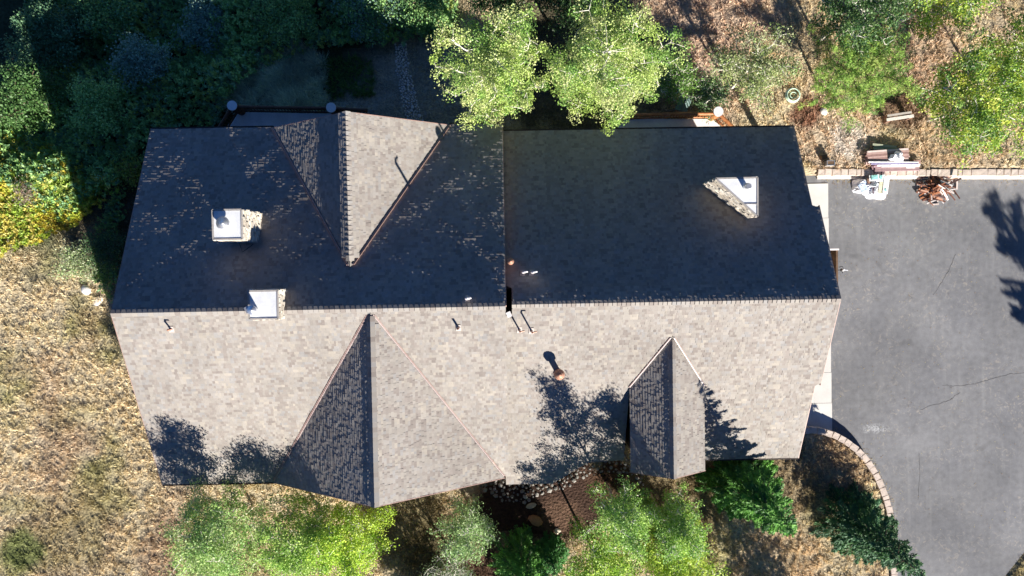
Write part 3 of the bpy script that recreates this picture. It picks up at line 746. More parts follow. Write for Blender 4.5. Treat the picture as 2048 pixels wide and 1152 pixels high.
riv = g.obj('river_stones', 'stone'); riv['kind'] = 'stuff'; riv['label'] = 'winding dry swale of rounded grey river stones'; riv['category'] = 'stone path'

bedroot = thing('rock_bed', 'bed of angular grey rocks edging the mulch under the south eave', 'rock bed', (0, 0, 0))
bed = np.array([P(a, b, ZL)[:2] for a, b in [(960, 962), (1000, 982), (1045, 985), (1090, 968), (1130, 958), (1165, 940), (1210, 928), (1262, 932), (1285, 955)]])
wdt = [.45, .6, .6, .55, .5, .45, .45, .45, .3]
rng = np.random.default_rng(14); pts = []
for _ in range(3500):
    t = rng.random() * (len(bed) - 1.001); i = int(t); c = bed[i] + (bed[i + 1] - bed[i]) * (t - i); w = wdt[i]
    c = c + (rng.uniform(-.1, .1), rng.uniform(-w, w + .3)); r = rng.uniform(.09, .19)
    if all((c[0] - q[0]) ** 2 + (c[1] - q[1]) ** 2 > ((r + q[2]) * .8) ** 2 for q in pts) and len(pts) < 290:
        pts.append((c[0], c[1], r)); v = rng.uniform(.13, .30); g = Geo(); pebble(g, (0, 0, -.03), r, rng, (v, v * .95, v * .85), .7, 5)  # greys lowered so the colour carries the tree shade
        g.obj('rock', 'stone', bedroot, loc=(c[0], c[1], ZL))

def boulder(label, px, py, r, col, flat=.6, seed=1, loose=True):
    c = P(px, py, ZL); rng = np.random.default_rng(seed); g = Geo(); k = 12; V = []
    th = rng.uniform(0, 3.1); prof = ((.9, -.1), (1.0, .3), (.88, .7), (.5, .95))
    wob = 1 + .16 * np.sin(np.arange(k) / k * 6.28 * 2 + rng.uniform(0, 6)) + rng.uniform(-.08, .08, k)
    for s, z in prof:
        for j in range(k): a = 6.28319 * j / k; V.append((math.cos(a) * r * s * wob[j], math.sin(a) * r * s * wob[j] * .75, z * r * flat + rng.normal(0, .02 * r)))
    V.append((0, 0, r * flat)); F = [(l * k + j, l * k + (j + 1) % k, (l + 1) * k + (j + 1) % k, (l + 1) * k + j) for l in range(3) for j in range(k)] + [(3 * k + j, 3 * k + (j + 1) % k, 4 * k) for j in range(k)]
    g.add(V, F, col); o = g.obj('boulder', 'stone', None, True, (c[0], c[1], ZL), (0, 0, th)); o['label'] = label; o['category'] = 'boulder'; return o
boulder('round white boulder below the lit left shrub', 174, 580, .33, (.72, .70, .68), .8, 1)
boulder('flat pale boulder between white boulder and left wall', 197, 602, .33, (.62, .57, .50), .35, 2)
boulder('small pale slab-shaped boulder in the dark mulch', 1062, 1011, .27, (.46, .38, .27), .35, 3)
boulder('large rusty brown boulder in the dark mulch', 1071, 1040, .42, (.34, .18, .09), .7, 4)
boulder('cream boulder, upper one of the pair beside the mulch path', 1115, 1062, .22, (.66, .58, .45), .5, 5)
boulder('cream boulder, lower one of the pair beside the mulch path', 1116, 1092, .18, (.66, .60, .50), .5, 6)
boulder('white lump of rubble on the bank under the pine', 1647, 223, .25, (.65, .63, .60), .5, 7)
boulder('small tan rubble lump on the asphalt near the tree shadow', 1951, 411, .0, (.5, .45, .4), .5, 8).location = (*P(1951, 410, 0)[:2], 0)

# ------------------------------------------------------------------ vegetation
def tintmix(rng, n, cols, jit=.18):
    c = np.array(cols)[rng.integers(0, len(cols), n)]; return c * rng.uniform(1 - jit, 1 + jit, (n, 1))

def broadleaf(label, x, y, h, r, nl, leaf, cols, seed, cb=.28, category='tree', name='aspen_tree', sd=.23, bark='bark_pale', group=None, lean=(0, 0), ry=None, zb=None, trunk_r=.09, nlimb=20, twig=.34, aspect=.8, lmat='leaf', taper=0.0):
    if zb is None: zb = float(ground_z(x, y))
    rng = np.random.default_rng(seed); root = thing(name, label, category, (x, y, zb), 0, group); ry = ry or r
    tp = np.array([(lean[0] * t ** 1.5 + .12 * math.sin(t * 5 + seed), lean[1] * t ** 1.5 + .12 * math.cos(t * 4 + seed), h * .95 * t) for t in np.linspace(0, 1, 9)]); tp[0] = (0, 0, -.1)
    g = Geo(); g.tube(tp, np.linspace(trunk_r, .02, 9), 8); g.obj('trunk', bark, root, True)
    gb = Geo(); cl = []; cw = []
    for i in range(nlimb):
        t = cb + (.97 - cb) * (i + rng.uniform(0, 1)) / nlimb; p0 = np.array([np.interp(t, np.linspace(0, 1, 9), tp[:, k]) for k in range(3)])
        az = i * 2.4 + rng.uniform(-.5, .5); u = (t - cb) / (1 - cb); prof = math.sqrt(max(.05, 1 - (1.25 * u - .35) ** 2)) * rng.uniform(.75, 1.12) * (1 - taper * u)
        L = prof; el = math.radians(rng.uniform(12, 38) + 25 * u)
        d = np.array([math.cos(az) * r, math.sin(az) * ry, math.tan(el) * (r + ry) / 2]) * L * .92
        k = 6; q = [p0 + d * s + np.array((0, 0, .25 * s * s * r * .3)) + rng.normal(0, .03 * r, 3) * s for s in np.linspace(0, 1, k)]; q = np.array(q); q[:, 2] = np.minimum(q[:, 2], h * 1.02)
        gb.tube(q, np.linspace(trunk_r * .42, .01, k), 5)
        for s in np.linspace(.3, 1.0, 7):
            c0 = np.array([np.interp(s, np.linspace(0, 1, k), q[:, m]) for m in range(3)])
            for _ in range(2):
                tw = rng.normal(size=3); tw[2] = abs(tw[2]) * .5 - .1; tw = tw / np.linalg.norm(tw) * r * twig * rng.uniform(.3, 1.0) * (1.2 - .4 * s)
                c1 = c0 + tw; gb.tube([c0, (c0 + c1) / 2 + (0, 0, .04), c1], [.018, .012, .006], 4, cap=False); cl.append(c1); cw.append(rng.uniform(.5, 1.3)); cl.append((c0 + c1) / 2); cw.append(.35)
    cl.append(tp[-1]); cw.append(1.5)
    gb.obj('branches', bark, root, kind='stuff')
    cl = np.array(cl); cw = np.array(cw); cw /= cw.sum(); ci = rng.choice(len(cl), nl, p=cw)
    gs = rng.normal(0, 1, (nl, 3)); gl = np.linalg.norm(gs, axis=1, keepdims=True); gs = gs / gl * np.minimum(gl, 1.9)
    C = cl[ci] + gs * np.array((sd, sd, sd * .7)) * (.5 + .7 * rng.random((len(cl), 1)))[ci]
    C[:, 2] = np.maximum(C[:, 2], .15)
    Nn = rng.normal(size=(nl, 3)); Nn[:, 2] = np.abs(Nn[:, 2]) + .5; D = rng.normal(size=(nl, 3)); D[:, 2] -= .3
    s = leaf * rng.uniform(.65, 1.25, nl); V, F = cards(C, D, unit(Nn), s, s * aspect)
    cc = tintmix(rng, len(cl), cols, .12)[ci] * rng.uniform(.8, 1.2, (nl, 1))
    obj('crown', mesh('crown', V, F, cc, lmat), root, kind='stuff')
    return root

def conifer(label, x, y, h, r, n, cols, seed, droop=.25, card=(.20, .055), name='spruce_tree', zb=ZL, category='tree', lev=30, per=13, fill=1.0, nmat='needle', ex=.85):
    rng = np.random.default_rng(seed); root = thing(name, label, category, (x, y, zb))
    g = Geo(); g.tube([(0, 0, -.1), (0, 0, h * .5), (0, 0, h * .98)], [.16, .09, .02], 8); g.obj('trunk', 'bark_brown', root, True)
    gb = Geo(); C = []; D = []; B = []
    for i in range(lev):
        t = (i + .5) / lev; z = h * (.06 + .93 * t); L = r * (1 - t) ** ex + .08; m = max(4, int(per * (1 - t * .6)))
        for j in range(m):
            az = rng.uniform(0, 6.283); l = L * rng.uniform(.72, 1.12); dz = -droop * l * (1 - t) + .25 * l * t
            e = np.array([math.cos(az) * l, math.sin(az) * l, z + dz]); p0 = np.array([0, 0, z]); B.append((p0, e)); 
            if i % 2 == 0 and j % 2 == 0: gb.tube([p0, (p0 + e) / 2 + (0, 0, .04), e], [.025, .015, .006], 4, cap=False)
    gb.obj('branches', 'bark_brown', root, kind='stuff')
    P0 = np.array([b[0] for b in B]); E = np.array([b[1] for b in B]); ln = np.linalg.norm(E - P0, axis=1); bi = rng.choice(len(B), n, p=ln ** 1.5 / (ln ** 1.5).sum())
    s = rng.random(n) ** .6; d = unit(E[bi] - P0[bi]); side = unit(np.cross(d, (0, 0, 1.0))); sg = rng.choice([-1, 1], n)[:, None]
    wid = (.06 + .30 * ln[bi] * (1 - s) * fill)[:, None]
    q = rng.random((n, 1)); C = P0[bi] + (E - P0)[bi] * s[:, None] + side * sg * wid * q + rng.normal(0, .025, (n, 3)); C[:, 2] -= .06 * q[:, 0]
    Dd = d * .9 + side * sg * .8 * q + rng.normal(0, .28, (n, 3)); Nn = rng.normal(0, .5, (n, 3)); Nn[:, 2] += 1
    V, F = cards(C, Dd, unit(Nn), card[0] * rng.uniform(.6, 1.3, n), card[1] * rng.uniform(.7, 1.3, n))
    cc = tintmix(rng, len(B), cols, .2)[bi] * rng.uniform(.8, 1.2, (n, 1))
    obj('crown', mesh('crown', V, F, cc, nmat), root, kind='stuff')
    return root

def at(px, py, zc): return P(px, py, zc)[:2]
PALE = [(.42, .56, .13), (.50, .60, .20), (.28, .44, .10), (.54, .58, .24)]
YEL = [(.48, .60, .08), (.58, .62, .10), (.34, .52, .07), (.40, .56, .09)]
MID = [(.16, .30, .06), (.22, .36, .08), (.12, .24, .05)]
DUL = [(.13, .21, .07), (.17, .26, .10), (.10, .17, .06), (.20, .28, .15)]
a, b = at(985, 150, 6); broadleaf('tall pale green aspen above the roof step, left one of the pair', a, b, 9.2, 2.75, 36000, .085, PALE + [(.20, .36, .08)], 101, trunk_r=.13, ry=2.5, sd=.21)
a, b = at(1212, 150, 6); broadleaf('tall pale green aspen with showing white limbs, right one of the pair', a, b, 9.6, 3.0, 40000, .085, PALE + [(.20, .36, .08)], 102, ry=2.6, sd=.25, nlimb=18, twig=.40, trunk_r=.12)
a, b = at(1490, 150, 3); broadleaf('small sparse yellowish aspen right of the sunlit deck', a, b, 4.6, 2.1, 10000, .10, [(.36, .42, .16), (.26, .36, .12), (.42, .44, .24)], 103, nlimb=16)
a, b = at(1415, 195, 1.2); broadleaf('dark green bush in the shade beside the sunlit deck', a, b, 1.8, 1.2, 4500, .09, [(.10, .19, .07), (.14, .24, .09)], 104, category='bush', name='bush', cb=.1)
a, b = at(1345, 165, 2); broadleaf('low leafy sapling tucked right of the tall aspens', a, b, 2.6, 1.3, 4500, .10, MID, 105, category='bush', name='bush', cb=.15)
a, b = at(1700, 40, 4); broadleaf('dark green broad tree at the top edge behind the pine', a, b, 6.0, 2.4, 13000, .11, [(.07, .16, .05), (.10, .20, .06), (.13, .22, .07)], 106)
a, b = at(1865, 5, 4); broadleaf('bright green tree cut by the top edge of the picture', a, b, 6.0, 2.0, 10000, .11, YEL + MID, 107)
a, b = at(1925, 215, 3.5); broadleaf('wide yellow-green tree standing above the lumber stack', a, b, 5.6, 3.0, 22000, .11, YEL + MID, 108, nlimb=26)
a, b = at(2040, 120, 4); broadleaf('yellow-green tree cut by the right edge of the picture', a, b, 6.4, 2.3, 12000, .11, YEL + MID, 109)
a, b = at(455, 1060, 4.2); broadleaf('pale grey-green aspen below the lower left roof corner', a, b, 7.0, 2.9, 26000, .09, [(.38, .54, .16), (.46, .58, .24), (.24, .42, .11)], 110, sd=.24, taper=.5)
a, b = at(610, 1075, 4.0); broadleaf('mid green aspen below the foot of the big gable', a, b, 6.1, 2.6, 21000, .09, [(.34, .54, .11), (.44, .60, .14), (.22, .40, .08)], 111, sd=.24, taper=.5)
a, b = at(705, 1070, 3.8); broadleaf('bright yellow-green aspen below the tip of the big gable', a, b, 6.0, 2.0, 17000, .095, [(.44, .64, .07), (.54, .68, .09), (.32, .52, .06)], 112, sd=.22)
a, b = at(935, 1040, 2.6); broadleaf('slim grey-green young tree between gable and rock bed', a, b, 4.6, 1.5, 8000, .09, [(.32, .48, .17), (.24, .40, .15), (.38, .52, .22)], 113)
a, b = at(900, 1140, 2.0); broadleaf('thin half-bare shrub at the bottom edge left of the spruces', a, b, 3.0, 1.6, 2800, .08, DUL, 114, category='shrub', name='shrub')
broadleaf('tall loose aspen whose shadow falls across the sunlit roof', 5.7, -12.6, 8.4, 2.0, 12000, .095, [(.28, .48, .10), (.38, .56, .12), (.20, .36, .08)], 115, cb=.35, sd=.18, taper=.5)
broadleaf('tall aspen right of the loose one by the small gable', 8.3, -13.3, 7.9, 1.9, 12000, .095, [(.28, .48, .10), (.40, .58, .12), (.20, .36, .08)], 116, cb=.35, sd=.18, taper=.5)
a, b = at(1335, 1125, 3.6); broadleaf('low yellow-green aspen at the bottom edge beside the dry lawn', a, b, 5.4, 2.5, 19000, .10, [(.48, .64, .10), (.58, .68, .12), (.34, .52, .08)], 117)
a, b = at(1190, 1120, 3.0); broadleaf('broad green aspen at the bottom edge beside the cream boulders', a, b, 5.0, 2.2, 14000, .10, [(.38, .58, .09), (.48, .64, .11), (.28, .46, .08)], 118)
SPR = [(.10, .26, .05), (.14, .36, .06), (.18, .42, .07), (.07, .20, .05)]
conifer('dense green spruce beside the right end of the south eave', 13.2, -12.45, 8.5, 2.3, 36000, SPR, 201, card=(.20, .07))
a, b = at(1690, 1035, .4); conifer('dark blue-green spruce inside the curved block wall', a, b, 7.8, 2.1, 24000, [(.045, .13, .05), (.06, .16, .07), (.08, .20, .06)], 202, card=(.19, .06))
a, b = at(1045, 1120, 1.0); conifer('dark spruce at the bottom edge beside the brown boulder', a, b, 4.2, 1.9, 15000, SPR, 203, card=(.17, .06))
a, b = at(1105, 1110, 1.2); conifer('bright green young spruce right of the dark one', a, b, 3.2, 1.0, 8000, [(.07, .22, .05), (.09, .27, .06)], 204, card=(.15, .06))
# soft long-needled pine
a, b = at(1690, 160, 2.8)
broadleaf('wide soft pine with long needles above the utility box', a, b, 4.6, 2.8, 30000, .19, [(.26, .44, .08), (.34, .52, .10), (.14, .27, .06), (.42, .52, .14)], 205, cb=.18, sd=.15, name='pine_tree', nlimb=26, bark='bark_brown', aspect=.13, lmat='needle')
# trees just outside the picture whose shadows reach into it
conifer('tall pine outside the right edge shading the drive', 39.0, -15.2, 9.0, 3.6, 26000, SPR, 206, card=(.34, .09), name='pine_tree', zb=0, lev=22, per=9, ex=.55, droop=-.5)
conifer('second tall pine outside the right edge', 41.8, -17.0, 9.5, 3.6, 22000, SPR, 207, card=(.34, .09), name='pine_tree', zb=0, lev=20, per=9, ex=.55, droop=-.5)
for i, (x, y, h, w) in enumerate(((17.5, -23.5, 11, ' nearest the drive'), (12.5, -22.0, 9, ' behind the low aspen'), (3.0, -21.5, 8, ' behind the cream boulders'), (-3.5, -21, 8, ' behind the half-bare shrub'))):
    conifer('spruce outside the bottom edge' + w, x, y, h, 2.4, 9000, SPR, 210 + i, card=(.3, .09))

# left side: thicket in the house's shadow, golden shrubs in the sun
def spray_mass(polys, n, hmin, hmax, cols, seed, leaf=(.17, .055), clump=1.1, lean=(.0, .0)):
    """undergrowth: upright leafy stems with leaves along them; returns arrays"""
    rng = np.random.default_rng(seed); pts = []
    poly = [tuple(P(px, py, ZL + .5)[:2]) for px, py in polys]; xs = [p[0] for p in poly]; ys = [p[1] for p in poly]
    need = n
    while need > 0:
        X = rng.uniform(min(xs), max(xs), need * 2); Y = rng.uniform(min(ys), max(ys), need * 2); k = inside(X, Y, poly) & (rng.random(need * 2) < .25 + vnoise(X, Y, clump)); pts.append(np.stack([X[k], Y[k]], 1)); need = n - sum(map(len, pts))
    B = np.concatenate(pts)[:n]; hh = hmin + (hmax - hmin) * vnoise(B[:, 0] + 9, B[:, 1], clump * 1.6) * rng.uniform(.6, 1.1, n)
    d = rng.normal(0, .30, (n, 3)); d[:, 2] = 1; d[:, 0] += lean[0]; d[:, 1] += lean[1]; d = unit(d)
    per = 16; T = rng.uniform(.55, 1, (n, per)); base = np.concatenate([B, ground_z(B[:, 0], B[:, 1])[:, None]], 1)
    C = base[:, None] + d[:, None] * (hh[:, None] * T)[..., None]; az = rng.uniform(0, 6.28, (n, per)); el = rng.uniform(.1, .9, (n, per))
    D = np.stack([np.cos(az), np.sin(az), el], -1) + d[:, None] * .3; C = C + unit(D) * leaf[0] * .5
    C = C.reshape(-1, 3); D = D.reshape(-1, 3); m = len(C); Nn = rng.normal(0, .6, (m, 3)); Nn[:, 2] += 1
    V, F = cards(C, D, unit(Nn), leaf[0] * rng.uniform(.6, 1.3, m), leaf[1] * rng.uniform(.7, 1.4, m))
    cidx = np.clip((vnoise(B[:, 0] + 50, B[:, 1] + 3, 1.0) * len(cols) + rng.normal(0, .6, n)).astype(int), 0, len(cols) - 1)
    cc = np.repeat(np.array(cols)[cidx] * rng.uniform(.75, 1.2, (n, 1)), per, 0) * rng.uniform(.85, 1.15, (m, 1))
    return V, F, cc
def stuff_mesh(name, label, cat, parts, material):
    Vs, Fs, Ts, n = [], [], [], 0
    for V, F, T in parts: Vs.append(V); Fs.append(F + n); Ts.append(T); n += len(V)
    return obj(name, mesh(name, np.concatenate(Vs), np.concatenate(Fs), np.concatenate(Ts), material), kind='stuff', label=label, category=cat)
GRN = [(.16, .32, .12), (.30, .50, .16), (.34, .54, .17), (.22, .40, .20), (.44, .54, .14)]
stuff_mesh('undergrowth', 'dense dark green thicket in the shade left of and behind the house', 'undergrowth',
    [spray_mass([(-40, -60), (900, -60), (900, 60), (700, 70), (600, 80), (470, 150), (430, 250), (300, 252), (280, 330), (215, 370), (130, 440), (-40, 330)], 9500, .3, 1.7, GRN, 301, leaf=(.20, .085)),
     spray_mass([(250, 360), (225, 600), (185, 560), (195, 470), (225, 400)], 700, .3, .9, GRN, 302, leaf=(.11, .05))], 'leaf')
stuff_mesh('golden_undergrowth', 'golden and lime thicket of low shrubs in the sun at the left edge', 'undergrowth',
    [spray_mass([(-40, 240), (60, 270), (130, 320), (240, 370), (170, 430), (60, 490), (-40, 520)], 3200, .4, 1.3, [(.56, .60, .07), (.64, .52, .07), (.42, .54, .07), (.66, .58, .14), (.36, .50, .07)], 303, leaf=(.18, .07))], 'leaf')
def shrub(label, px, py, h, r, n, cols, seed, leaf=.12, cat='shrub', name='shrub', z=1.2):
    x, y = at(px, py, z); return broadleaf(label, x, y, h, r, n, leaf, cols, seed, cb=.12, category=cat, name=name, sd=.32, bark='bark_brown', nlimb=12, trunk_r=.05)
BLU = [(.22, .36, .28), (.28, .42, .34), (.22, .36, .25)]
shrub('blue-green willow shrub in the middle of the dark thicket', 270, 115, 1.9, 1.5, 6500, BLU, 401, .12)
shrub('tall grey-green willow in the top left corner', 70, 60, 2.6, 2.3, 12000, [(.12, .25, .13), (.16, .30, .14), (.10, .20, .09)], 402, .13, 'tree', 'willow_tree', .5)
shrub('green tree darkened for shade on the left edge above the golden thicket', 60, 200, 2.3, 2.0, 9000, [(.08, .18, .05), (.11, .22, .06)], 403, .12, 'tree', 'tree', .3)  # leaf colours darkened to stand in for shade
shrub('bluish shrub at the top edge left of the long grass', 390, 30, 1.0, 1.5, 7000, BLU, 404, .12)
shrub('green shrub in the thicket between willow and deck', 200, 215, 1.7, 1.5, 6000, GRN[1:3], 405, .12)
shrub('dark shrub at the top edge above the long grass', 560, 20, 1.9, 1.8, 6000, GRN[:3], 406, .12)
shrub('dark shrub at the top edge above the stone swale', 740, 15, 1.4, 1.9, 6500, GRN[:2] + BLU[:1], 407, .12)
shrub('dark shrub at the top edge left of the tall aspens', 850, 5, 1.4, 1.6, 5000, GRN[:2], 408, .12)
shrub('green shrub at the top edge in the shade between thicket shrubs', 180, -5, 1.7, 1.8, 6500, GRN, 409, .12)
shrub('leafy shrub in shade-dark colours at the top edge behind the left tall aspen', 1000, 8, 1.9, 1.9, 7000, [(.05, .11, .035), (.07, .14, .04)], 414, .12, z=.8)  # leaf colours kept very dark to stand in for shade here
shrub('leafy shrub in shade-dark colours at the top edge between the two tall aspens', 1120, 5, 1.9, 1.8, 7000, [(.04, .09, .03), (.06, .12, .035)], 415, .12, z=.8)  # shade put into the leaf colour over a strip the sun would light
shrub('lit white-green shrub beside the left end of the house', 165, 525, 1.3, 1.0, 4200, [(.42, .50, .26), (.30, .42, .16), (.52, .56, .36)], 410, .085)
shrub('clipped shrub darkened for house shadow against the left gable wall', 222, 500, 1.5, 1.1, 4500, [(.06, .13, .05), (.08, .16, .06)], 411, .085)  # house shadow is put into these leaf colours
shrub('small golden shrub at the upper left house corner', 262, 345, 1.2, .7, 1800, [(.34, .36, .05), (.22, .30, .05)], 412, .09)
shrub('bare twiggy grey bush in the golden thicket', 55, 388, 1.4, .8, 700, [(.40, .34, .28)], 413, .06)

# grasses ------------------------------------------------------------
house_poly = [(-17.6, 6.7), (-17.6, -10.2), (-.5, -10.2), (15, -9.6), (15, 6.6)]
def grass_field(n_tufts, xr, yr, per, h, w, seed, cond, colf, bright=1.0, lean=.5):
    rng = np.random.default_rng(seed); X = rng.uniform(*xr, n_tufts); Y = rng.uniform(*yr, n_tufts)
    k = ~inside(X, Y, house_poly) & ~inside(X, Y, hard) & (dist_poly(X, Y, hard) > .3) & cond(X, Y); X, Y = X[k], Y[k]; n = len(X)
    Z = ground_z(X, Y) - .02; sc = .5 + vnoise(X, Y, .7) * 1.0
    B = np.repeat(np.stack([X, Y, Z], 1), per, 0); m = len(B); B[:, :2] += rng.normal(0, .045, (m, 2)); sc = np.repeat(sc, per)
    D = rng.normal(0, lean, (m, 3)); D[:, 2] = 1
    V, F = blades(B, D, h * sc * rng.uniform(.6, 1.3, m), w * rng.uniform(.7, 1.4, m), rng)
    c = np.repeat(colf(X, Y) * rng.uniform(.75, 1.3, (n, 1)), per, 0) * rng.uniform(.8, 1.2, (m, 1)) * bright
    return V, F, c
def vis(X, Y): return (X > -31) & (X < 33) & (Y > -20) & (Y < 18)
mulchq = [(pz(1090, 1010), 2.2), (pz(1160, 985), 2.0), (pz(1020, 1010), 2.0), (pz(1230, 965), 1.6)]
def not_mulch(X, Y):
    k = np.ones(len(X), bool)
    for q, r in mulchq: k &= np.hypot(X - q[0], Y - q[1]) > r * .9
    return k
def not_thicket(X, Y):
    t = [tuple(P(a, b, ZL)[:2]) for a, b in [(-60, -80), (900, -80), (900, 40), (600, 70), (470, 150), (430, 250), (300, 252), (215, 370), (130, 440), (-60, 490)]]
    return ~inside(X, Y, t)
stuff_mesh('grass', 'dry tan lawn grass with greener tufts round the house', 'grass',
    [grass_field(46000, (-31, 33), (-20, 18), 11, .24, .05, 501, lambda X, Y: not_mulch(X, Y) & not_thicket(X, Y) & ~((Y > 6) & (X < 6)), lambda X, Y: zone_color(X, Y) * 1.35, lean=.8),
     grass_field(16000, (-20, 6), (6, 18), 6, .14, .03, 502, lambda X, Y: not_thicket(X, Y) & (dist_poly(X, Y, sw, False) > .5), lambda X, Y: zone_color(X, Y) * 1.2, lean=.7)], 'grass')
lg = [tuple(P(a, b, ZL)[:2]) for a, b in [(430, 250), (440, 170), (520, 100), (600, 80), (640, 110), (655, 200), (640, 225), (450, 215)]]
stuff_mesh('long_grass', 'long grey-green grass in the shade behind the left deck', 'grass',
    [grass_field(3800, (-16, -8), (6, 14), 14, .75, .035, 503, lambda X, Y: inside(X, Y, lg), lambda X, Y: np.tile((.62, .68, .50), (len(X), 1)) * (.7 + .6 * vnoise(X, Y, .8))[:, None], lean=.55),
     grass_field(1500, (-12, -5), (8, 14), 12, .5, .035, 504, lambda X, Y: inside(X, Y, [tuple(P(a, b, ZL)[:2]) for a, b in [(640, 110), (740, 105), (748, 190), (655, 195)]]), lambda X, Y: np.tile((.16, .30, .09), (len(X), 1)), lean=.5)], 'grass')

# ------------------------------------------------------------------ things on the bank and the drive
def boards(label, name, px0, py0, px1, py1, z, w, th, n, cols, fan=0.0, category='lumber', layers=1):
    a, b = P(px0, py0, z), P(px1, py1, z); d = b - a; L = np.linalg.norm(d); ang = math.atan2(d[1], d[0]); root = thing(name, label, category, ((a + b) / 2) * (1, 1, 0) + (0, 0, z), ang); r = np.random.default_rng(int(px0))
    for l in range(layers):
        for i in range(n):
            g = Geo(); g.box((0, 0, 0), (L * r.uniform(.96, 1.02), w * .94, th * .92), t=tuple(np.array(cols[int(r.integers(len(cols)))]) * r.uniform(.9, 1.1)))
            g.obj('board', 'tinted', root, loc=(r.uniform(-.1, .1), (i - (n - 1) / 2) * w * 1.0, th * (l + .5)), rot=(0, 0, r.normal(0, .004) + fan * (i - n / 2)))
    return root
boards('stack of green-grey planks at the back of the lumber', 'plank_stack', 1744, 294, 1792, 299, .42, .12, .09, 3, [(.24, .28, .18), (.30, .34, .22), (.34, .36, .26)], layers=2)
boards('stack of pinkish brown planks in the middle of the lumber', 'plank_stack', 1730, 317, 1812, 311, .42, .11, .06, 7, [(.55, .40, .36), (.62, .50, .46), (.30, .18, .16), (.42, .28, .25)], layers=5)
boards('low row of brown planks lying on the block wall', 'plank_stack', 1745, 336, 1835, 334, .5, .11, .06, 4, [(.45, .30, .32), (.52, .38, .40), (.3, .2, .2)], layers=2)
root = thing('white_rails', 'bundle of long white trim pieces on top of the lumber', 'lumber', P(1790, 331, .75))
for i, (dx, dy, L) in enumerate(((-.1, .18, 2.9), (.2, .02, 2.5), (-.05, .10, 2.7), (.9, -.13, .5), (.3, -.05, 2.2))):
    g = Geo(); g.box((dx, dy, 0), (L, .08, .08), R0.normal(0, .01), (.85, .83, .82) if i != 2 else (.30, .27, .45)); g.obj('trim_piece', 'plastic', root)
root = thing('brown_offcut', 'short brown board lying right of the white trim pieces', 'board', P(1832, 324, .45)); g = Geo(); g.box((0, 0, .05), (.42, .2, .1), -.05, (.42, .26, .22)); g.obj('board', 'tinted', root)
# crumpled white wrap on the lumber
def crumple(label, name, px, py, z, rx, ry, h, seed, cols, cat, n=22, mt='plastic'):
    c = P(px, py, z); r = np.random.default_rng(seed); ax = np.linspace(-1, 1, n); X, Y = np.meshgrid(ax, ax)
    rad = np.hypot(X, Y); ang = np.arctan2(Y, X); edge = 1 + .18 * np.sin(ang * 3 + seed) + .10 * np.sin(ang * 7 + 2)
    sc = np.maximum(np.abs(X), np.abs(Y)) / np.maximum(rad, 1e-6); Xr, Yr = X * sc * edge * rx, Y * sc * edge * ry; rr = np.maximum(np.abs(X), np.abs(Y))
    Z = h * (1 - rr ** 3) * (.75 + .5 * r.random((n, n)) * .9) * (.7 + .5 * np.sin(X * 4 + seed) ** 2); Z[rr > .99] = 0
    V = np.stack([Xr, Yr, Z], -1).reshape(-1, 3); i = np.arange(n * n).reshape(n, n); F = np.stack([i[:-1, :-1], i[:-1, 1:], i[1:, 1:], i[1:, :-1]], -1).reshape(-1, 4)
    return V, F, c
V, F, c = crumple('', '', 1794, 314, .75, .42, .3, .2, 4, None, '', 12)
root = thing('plastic_wrap', 'crumpled white wrapping lying on the pinkish planks', 'wrapping', c); obj('sheet', mesh('sheet', V, F, np.tile((.85, .86, .9), (len(F), 1)), 'plastic'), root)
# debris pile under white bags
V, F, c = crumple('', '', 1743, 373, .0, 1.05, .72, .55, 5, None, '', 26)
root = thing('debris_heap', 'heap of white sheeting and flattened packaging on the asphalt', 'debris heap', c)
obj('white_sheet', mesh('white_sheet', V, F, np.tile((.86, .87, .9), (len(F), 1)), 'plastic'), root)
for dx, dy, w, d, z, rz, col in ((-.2, .42, .55, .36, .62, .05, (.86, .87, .84)), (-.18, .44, .36, .26, .665, .05, (.35, .72, .66)), (.25, .40, .42, .4, .60, -.1, (.85, .85, .82)), (.22, .45, .16, .2, .64, -.1, (.30, .70, .64)),
        (.28, -.02, .3, .9, .60, -.12, (.74, .68, .48)), (.5, .0, .32, 1.0, .62, -.12, (.88, .88, .84)), (.46, -.28, .12, .16, .65, 0, (.35, .70, .66)), (-.42, .30, .22, .34, .52, .1, (.28, .17, .12)), (-.15, -.18, .14, .5, .5, .15, (.18, .12, .14)), (-.02, -.15, .12, .55, .56, .15, (.85, .84, .82)),
        (-.65, -.05, .5, .5, .36, .5, (.55, .66, .85)), (.1, -.5, .7, .2, .42, .1, (.86, .86, .86)), (-.5, -.35, .3, .45, .34, -.4, (.84, .86, .9))):
    g = Geo(); g.box((dx, dy, z), (w, d, .04), rz, col, .015); g.obj('flattened_box', 'plastic', root)
